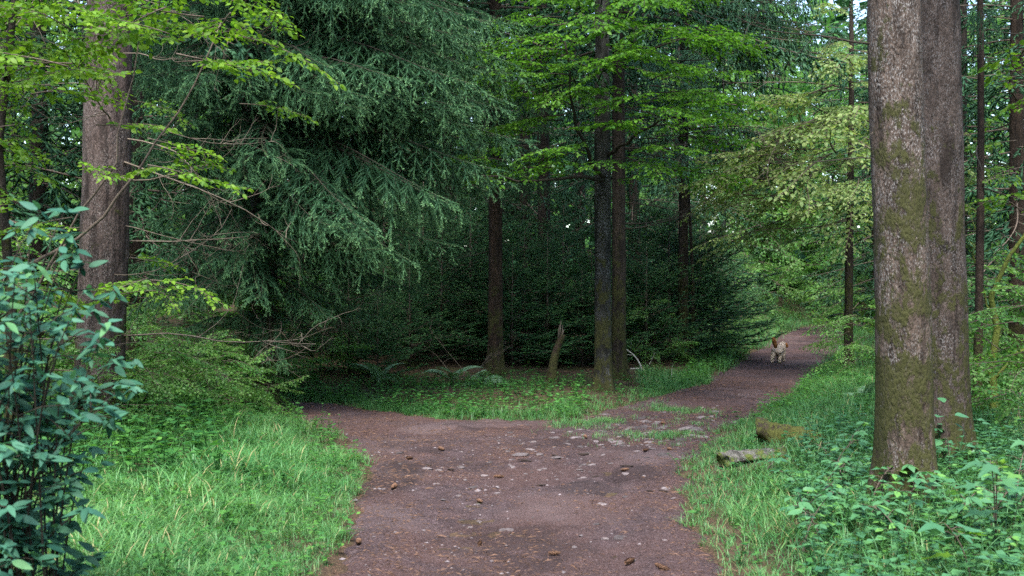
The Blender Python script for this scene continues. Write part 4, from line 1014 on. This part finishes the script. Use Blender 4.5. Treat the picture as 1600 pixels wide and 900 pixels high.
def chip_mesh(seed):
    r = np.random.default_rng(seed); a = np.linspace(0, 6.283, 9)[:-1]; o = np.stack([.5 * np.cos(a), .2 * np.sin(a)], -1) * r.uniform(.7, 1.2, (8, 1))
    v = np.concatenate([np.column_stack([o, .03 + .1 * o[:, 1] ** 2 * 8]), np.column_stack([o * .95, -.03 + .1 * o[:, 1] ** 2 * 8]), [[0, 0, .1]], [[0, 0, 0]]])
    j = np.arange(8); k = (j + 1) % 8
    f = np.concatenate([np.stack([j, k, np.full(8, 16)], -1), np.stack([k + 8, j + 8, np.full(8, 17)], -1), np.stack([j, j + 8, k + 8], -1), np.stack([j, k + 8, k], -1)])
    return mesh_from('chip', v, f, np.full((len(v), 3), .5), np.zeros(len(f), int), M_CHIP, False)
CH = [chip_mesh(k) for k in range(3)]
for k, (px, py) in enumerate(((845, 758), (957, 747), (868, 714), (1056, 687), (912, 706), (976, 685), (980, 728), (704, 735), (617, 762), (670, 728), (576, 672), (1015, 768), (820, 722), (930, 742), (1040, 770))):
    b = at(px, py); r_ = obj('bark_chip', CH[k % 3], None, (b[0], b[1], track_z(b[0], b[1]) + .008), label='dark chip of bark lying on the earth track', category='bark chip', group='bark chips on the track')
    r_.rotation_euler = (rng.normal(0, .1), rng.normal(0, .1), rng.normal(0, .5)); q_ = rng.uniform(.06, .13); r_.scale = (q_,) * 3

def scatter_pts(rng, n, x0, x1, y0, y1, test):
    p = np.column_stack([rng.uniform(x0, x1, n), rng.uniform(y0, y1, n)]); sd = sd_wob(p); k = test(p, sd); return p[k], sd[k]
# fine litter: needles, twig bits, grit
M_LITTER = plain_mat('needle_litter', (.05, .026, .018), (.13, .075, .05), 12, .85, .2, .2, True)
M_GRIT = plain_mat('grit', (.06, .05, .05), (.18, .15, .155), 9, .85, .3, .2, True)
rng = np.random.default_rng(82)
p, sd = scatter_pts(rng, 130000, -3.5, 4.5, 5.2, 19, lambda p, sd: (sd < .1) & (fbm(p * 1.4, 3, 71) + .55 * sstep(-.5, -.05, sd) + .3 * rng.normal(0, 1, len(p)) > .12))
z = np.maximum(path_z(p, sd), ground_z(p, sd)); m = len(p)
g = Geo(); a = rng.uniform(0, 6.28, m)
tw = T([(0, -.07, 0), (0, .07, 0), (1, .0, 0), (.5, 0, .12)], [(0, 2, 3), (2, 1, 3)])
place(g, *tw, np.column_stack([p, z + .003]), np.column_stack([np.cos(a), np.sin(a), rng.normal(0, .18, m)]), np.column_stack([rng.normal(0, .3, (m, 2)), np.ones(m)]), rng.gamma(2.2, .008, m) + .01, np.column_stack([rng.uniform(0, .9, m)] * 3))
obj('needle_litter', g.mesh('needle_litter', M_LITTER), kind='stuff', label='brown needles and twig bits strewn on the earth track', category='litter')
p, sd = scatter_pts(rng, 5000, -3.5, 4.5, 5.2, 19, lambda p, sd: (sd < .05) & (fbm(p * .9, 3, 77) + .3 * rng.normal(0, 1, len(p)) > .05))
z = np.maximum(path_z(p, sd), ground_z(p, sd)); m = len(p); a = rng.uniform(0, 6.28, m)
ico = T([(1, 0, 0), (-1, 0, 0), (.1, .8, .1), (0, -.75, 0), (.15, .1, .5), (0, 0, -.4)], [(0, 2, 4), (2, 1, 4), (1, 3, 4), (3, 0, 4), (2, 0, 5), (1, 2, 5), (3, 1, 5), (0, 3, 5)])
g = Geo(); place(g, *ico, np.column_stack([p, z + .001]), np.column_stack([np.cos(a), np.sin(a), rng.normal(0, .1, m)]), np.column_stack([rng.normal(0, .2, (m, 2)), np.ones(m)]), rng.gamma(2, .0035, m) + .003, np.column_stack([rng.random(m)] * 3))
obj('gravel', g.mesh('gravel', M_GRIT, False), kind='stuff', label='pale grit and small pebbles on the earth track', category='gravel')

# ------------------------------------------------------------------ grass and herbs
def tuft(rng, nb, h, w, segs, spread):
    g = Geo()
    for k in range(nb):
        a = rng.uniform(0, 6.28); l = h * rng.uniform(.55, 1.15); b = np.array([rng.normal(0, spread), rng.normal(0, spread), 0]); out = rng.uniform(.5, 1.4)
        t = np.linspace(0, 1, segs + 1); d = np.array([math.cos(a), math.sin(a), 0]); sd_ = np.array([-d[1], d[0], 0])
        c = b + l * (np.outer(t ** 1.7 * out, d) + np.outer(t * (1 - .45 * out * t ** 1.5), (0, 0, 1)))
        ww = w * (1 - t ** 2 * .95)[:, None] * sd_ * rng.uniform(.7, 1.3)
        v = np.concatenate([c[:-1] - ww[:-1], c[:-1] + ww[:-1], c[-1:]]); n = segs; f = []
        for i in range(n - 1): f += [(i, i + n, i + n + 1), (i, i + n + 1, i + 1)]
        f.append((n - 1, 2 * n - 1, 2 * n))
        r = rng.random(); y = max(0, rng.normal(.15, .3))
        tn = np.tile((r, min(1, y), rng.random()), (2 * n + 1, 1)); g.add(v, f, tn, 1 if rng.random() < .05 else 0)
    return g.arrays()
rng = np.random.default_rng(83)
TUF_N = [tuft(rng, 11, .25, .0044, 3, .05) for k in range(8)]
TUF_F = [tuft(rng, 8, .26, .0045, 2, .05) for k in range(6)]
TUF_S = [tuft(rng, 9, .10, .0025, 2, .05) for k in range(5)]
def herb(rng, nl, h, leaf, tm=LEAF8):
    g = Geo(); P, D = [], []
    e = np.array([rng.normal(0, .05), rng.normal(0, .05), h]); c = bez((0, 0, 0), (0, 0, h * .6), e, 4); v, f = tube(c, [.0025, .002, .002, .001], 3, False); g.add(v, f, (.6, .2, .5), 0)
    for k in range(nl):
        q = .25 + .75 * (k + 1) / nl; i = min(3, int(q * 3)); a = k * 2.4 + rng.normal(0, .3); P.append(c[i] + (0, 0, rng.uniform(-.02, .01))); D.append((math.cos(a), math.sin(a), rng.uniform(-.1, .4)))
    m = len(P); place(g, *tm, P, D, np.array([0, 0, 1.]) + rng.normal(0, .25, (m, 3)), leaf * rng.uniform(.65, 1.2, m), np.column_stack([rng.random(m), np.clip(rng.normal(.15, .25, m), 0, 1), rng.random(m)]), 0)
    return g.arrays()
HRB = [herb(rng, 6, rng.uniform(.10, .24), rng.uniform(.035, .065), LEAF6) for k in range(8)]
HRB_F = [herb(rng, 6, rng.uniform(.15, .3), rng.uniform(.07, .1), LEAF4) for k in range(5)]
def lay(name, label, cat, tem, p, zz, mats, smin, smax, rng, hscale=None, patch=3.0):
    g = Geo(); pv = vnoise(p * .8, 91) * .22; s = rng.uniform(smin, smax, len(p)) * (1 if hscale is None else hscale)
    for k in range(len(p)):
        a = rng.uniform(0, 6.28)
        stamp(g, tem[rng.integers(len(tem))], rotz(a) * s[k], np.array([p[k, 0], p[k, 1], zz[k]]), (pv[k], pv[k] * .5, rng.uniform(-.2, .2)))
    return obj(name, g.mesh(name, mats), kind='stuff', label=label, category=cat)
def inview(p, m=60): 
    px = 800 + p[:, 0] / p[:, 1] * FPX; return (px > -m) & (px < 1600 + m)
def py_of(p): return HOR + EYE * FPX / p[:, 1]
def px_of(p): return 800 + p[:, 0] / p[:, 1] * FPX
def off_logs(p):
    return (np.hypot((p[:, 0] - 2.05) / .36, (p[:, 1] - 9.5) / .3) > 1) & (np.hypot((p[:, 0] - 2.55) / .36, (p[:, 1] - 10.4) / .3) > 1)
# left bank
p, sd = scatter_pts(rng, 30000, -6, -.9, 5.2, 14.2, lambda p, sd: (sd > .07) & inview(p) & (p[:, 0] < 0) & (rng.random(len(p)) < np.where((px_of(p) < 330 + 60 * vnoise(p * 1.7, 12)) & (py_of(p) < 770), .12, 1) * (1.0 - .5 * sstep(8, 12, p[:, 1]))) & (sd < 3.4))
p, sd = p[:6000], sd[:6000]
lay('grass', 'bright arching grass on the left bank of the track', 'grass', TUF_N, p, ground_z(p, sd) - .01, [M_GRASS, M_STRAW], .6, 1.3, rng, (.45 + .55 * sstep(.0, .9, sd)) * (.8 + .35 * vnoise(p * 2.2, 61)))
# right bank
p, sd = scatter_pts(rng, 40000, 1.0, 6.5, 5.2, 19, lambda p, sd: (sd > -.02) & inview(p) & (p[:, 0] > 0) & (sd < 3) & (rng.random(len(p)) < np.exp(-np.maximum(sd - .9, 0) / 1.2)) & (px_of(p) > 1000) & off_logs(p))
p, sd = p[:4500], sd[:4500]
lay('grass', 'grass on the right bank around the two logs', 'grass', TUF_N, p, ground_z(p, sd) - .01, [M_GRASS, M_STRAW], .55, 1.0, rng, .5 + .5 * sstep(0, .7, sd))
q_, sq_ = scatter_pts(rng, 30000, -6.5, -1.5, 8.2, 14.5, lambda p, sd: (sd > .5) & inview(p) & (px_of(p) < 350 + 60 * vnoise(p * 1.7, 12)) & (py_of(p) < 790))
q_, sq_ = q_[:900], sq_[:900]
lay('ground_cover', 'dark leafy undergrowth around the foot of the left trunk', 'herbs', HRB, q_, ground_z(q_, sq_) - .01, M_HERB, 1.2, 2.4, rng)
# strip before the middle trunks
p, sd = scatter_pts(rng, 40000, -5, 3.6, 12.9, 22, lambda p, sd: (sd > -.06) & (sd < .1 + .6 * rng.random(len(p))) & (px_of(p) < 1110) & (p[:, 1] > 13) & (p[:, 1] > 13.0 + np.maximum(0, -p[:, 0] - .9) * .75) & (rng.random(len(p)) < np.where(np.abs(px_of(p) - 960) < 60, .25, 1)))
p, sd = p[:2400], sd[:2400]
lay('grass', 'low grass strip in front of the middle trunks', 'grass', TUF_F, p, ground_z(p, sd) - .01, [M_GRASS, M_STRAW], .35, .7, rng)
# far banks of the right fork
p, sd = scatter_pts(rng, 60000, 2, 20, 19, 60, lambda p, sd: (sd > -.05) & (sd < 4.5) & inview(p) & (px_of(p) > 1090) & (rng.random(len(p)) < .5))
p, sd = p[:4000], sd[:4000]
lay('grass', 'sunlit grass on the banks of the right fork', 'grass', TUF_F, p, ground_z(p, sd) - .01, [M_GRASS, M_STRAW], 1.0, 1.6, rng)
# thin tufts growing on the track itself
p, sd = scatter_pts(rng, 30000, -1.6, 3.4, 8.2, 15.5, lambda p, sd: (sd < -.22) & (fbm(p * 1.25, 3, 55) - 1.3 * np.abs((px_of(p) - 980 + 1.2 * (py_of(p) - 675)) / 260) ** 2 - .9 * np.abs((py_of(p) - 672) / 45) ** 2 > -.03 + .16 * rng.normal(0, 1, len(p))))
p, sd = p[:1500], sd[:1500]
lay('track_grass', 'thin grass growing between the stones where the track forks', 'grass', TUF_S, p, path_z(p, sd) - .005, [M_GRASS, M_STRAW], .5, 1.1, rng)
# herbs
p, sd = scatter_pts(rng, 60000, -7, 7, 5.3, 17, lambda p, sd: (sd > .05) & inview(p) & (rng.random(len(p)) < np.where(p[:, 0] > 0, .1 + .5 * sstep(.3, 1.6, sd), .45 + .35 * sstep(.8, 2.4, sd))) & (sd < 5) & off_logs(p))
p, sd = p[:5200], sd[:5200]
lay('ground_cover', 'low leafy herbs mixed through the grass on both banks', 'herbs', HRB, p, ground_z(p, sd) - .01, M_HERB, .7, 1.35, rng)
p, sd = scatter_pts(rng, 60000, -6, 6.5, 12.5, 26, lambda p, sd: (sd > .05) & inview(p) & (p[:, 1] > 13) & (rng.random(len(p)) < np.exp(-np.maximum(sd - .25, 0) / .5)) & (rng.random(len(p)) < np.where(np.abs(px_of(p) - 990) < 75, .2, 1)))
p, sd = p[:2300], sd[:2300]
lay('ground_cover', 'leafy herbs along the foot of the middle trunks', 'herbs', HRB_F, p, ground_z(p, sd) - .01, M_HERB, .35, .85, rng)
p, sd = scatter_pts(rng, 40000, -2, 8.5, 5.0, 13, lambda p, sd: (sd > .35) & inview(p) & (px_of(p) > 1240) & (py_of(p) > 700) & off_logs(p) & ~((p[:, 0] > 2.4) & (p[:, 0] < 3.0) & (p[:, 1] > 7.2) & (p[:, 1] < 8.2)))
p, sd = p[:1300], sd[:1300]
lay('ground_cover', 'blue-green leafy undergrowth around the big right trunks', 'herbs', HRB, p, ground_z(p, sd) - .01, M_BRAMB, 1.0, 1.7, rng)

# ------------------------------------------------------------------ the dog walking away up the right fork
M_FUR = plain_mat('curly_tan_fur', (.46, .31, .21), (.72, .58, .45), 30, .9, .8, .1)
M_FUR2 = plain_mat('rust_fur', (.25, .09, .03), (.40, .17, .06), 30, .9, .8, .1)
def skin(name, verts, edges, radii, parent, mat, disp=.02):
    me = bpy.data.meshes.new(name); me.from_pydata(verts, edges, []); me.materials.append(mat)
    o = obj(name, me, parent)
    md = o.modifiers.new('skin', 'SKIN'); md.use_smooth_shade = True
    for k, r in enumerate(radii): me.skin_vertices[0].data[k].radius = (r, r)
    me.skin_vertices[0].data[0].use_root = True
    sb = o.modifiers.new('subdivision', 'SUBSURF'); sb.levels = 3; sb.render_levels = 3
    tx = bpy.data.textures.new('curls', 'CLOUDS'); tx.noise_scale = .03
    dp = o.modifiers.new('curls', 'DISPLACE'); dp.texture = tx; dp.strength = disp; dp.mid_level = .5
    return o
b = at(1217, 566)
DOG = thing('dog', 'curly tan dog with raised rust tail walking away on the right fork', 'dog', (b[0], b[1], track_z(b[0], b[1])), -.45)
# dog faces local +Y; pelvis first
vs = [(0, -.20, .30), (0, -.05, .29), (0, .12, .29), (0, .22, .31), (0, .31, .36), (0, .38, .39), (0, .46, .36),
      (.065, -.20, .25), (.07, -.15, .17), (.07, -.25, .10), (.07, -.23, .02), (-.065, -.20, .25), (-.07, -.24, .17), (-.07, -.33, .11), (-.07, -.31, .02),
      (.06, .18, .24), (.062, .16, .13), (.06, .20, .02), (-.06, .18, .24), (-.062, .22, .13), (-.06, .26, .02)]
ed = [(0, 1), (1, 2), (2, 3), (3, 4), (4, 5), (5, 6), (0, 7), (7, 8), (8, 9), (9, 10), (0, 11), (11, 12), (12, 13), (13, 14), (3, 15), (15, 16), (16, 17), (3, 18), (18, 19), (19, 20)]
ra = [.105, .10, .115, .105, .075, .085, .045, .075, .055, .035, .04, .075, .055, .035, .04, .06, .042, .04, .06, .042, .04]
skin('body', vs, ed, ra, DOG, M_FUR)
skin('tail', [(0, -.26, .34), (-.01, -.31, .42), (-.03, -.32, .50), (-.06, -.28, .57)], [(0, 1), (1, 2), (2, 3)], [.035, .048, .05, .03], DOG, M_FUR2)
for s in (-1, 1):
    skin('ear', [(s * .06, .37, .42), (s * .095, .37, .37), (s * .10, .375, .31)], [(0, 1), (1, 2)], [.02, .035, .03], DOG, M_FUR2)
DOG.scale = (.92, .92, .92)

# ------------------------------------------------------------------ labels by place for look-alikes in a row
ORD = 'leftmost|second from left|third from left|fourth from left|fifth from left|sixth from left|seventh from left|eighth from left|ninth from left|tenth from left|eleventh from left|twelfth from left'.split('|')
rows = {}
for o in COL.objects:
    if o.parent is None and 'group' in o and o['category'] in ('tree', 'bush'): rows.setdefault(o['group'], []).append(o)
for gname, L in rows.items():
    L.sort(key=lambda o: o.location.x / o.location.y)
    if len(L) <= 13:
        for k, o in enumerate(L): o['label'] = ' '.join(o['label'].split()[:12]) + ', ' + (ORD[k] if k < len(L) - 1 else 'rightmost')
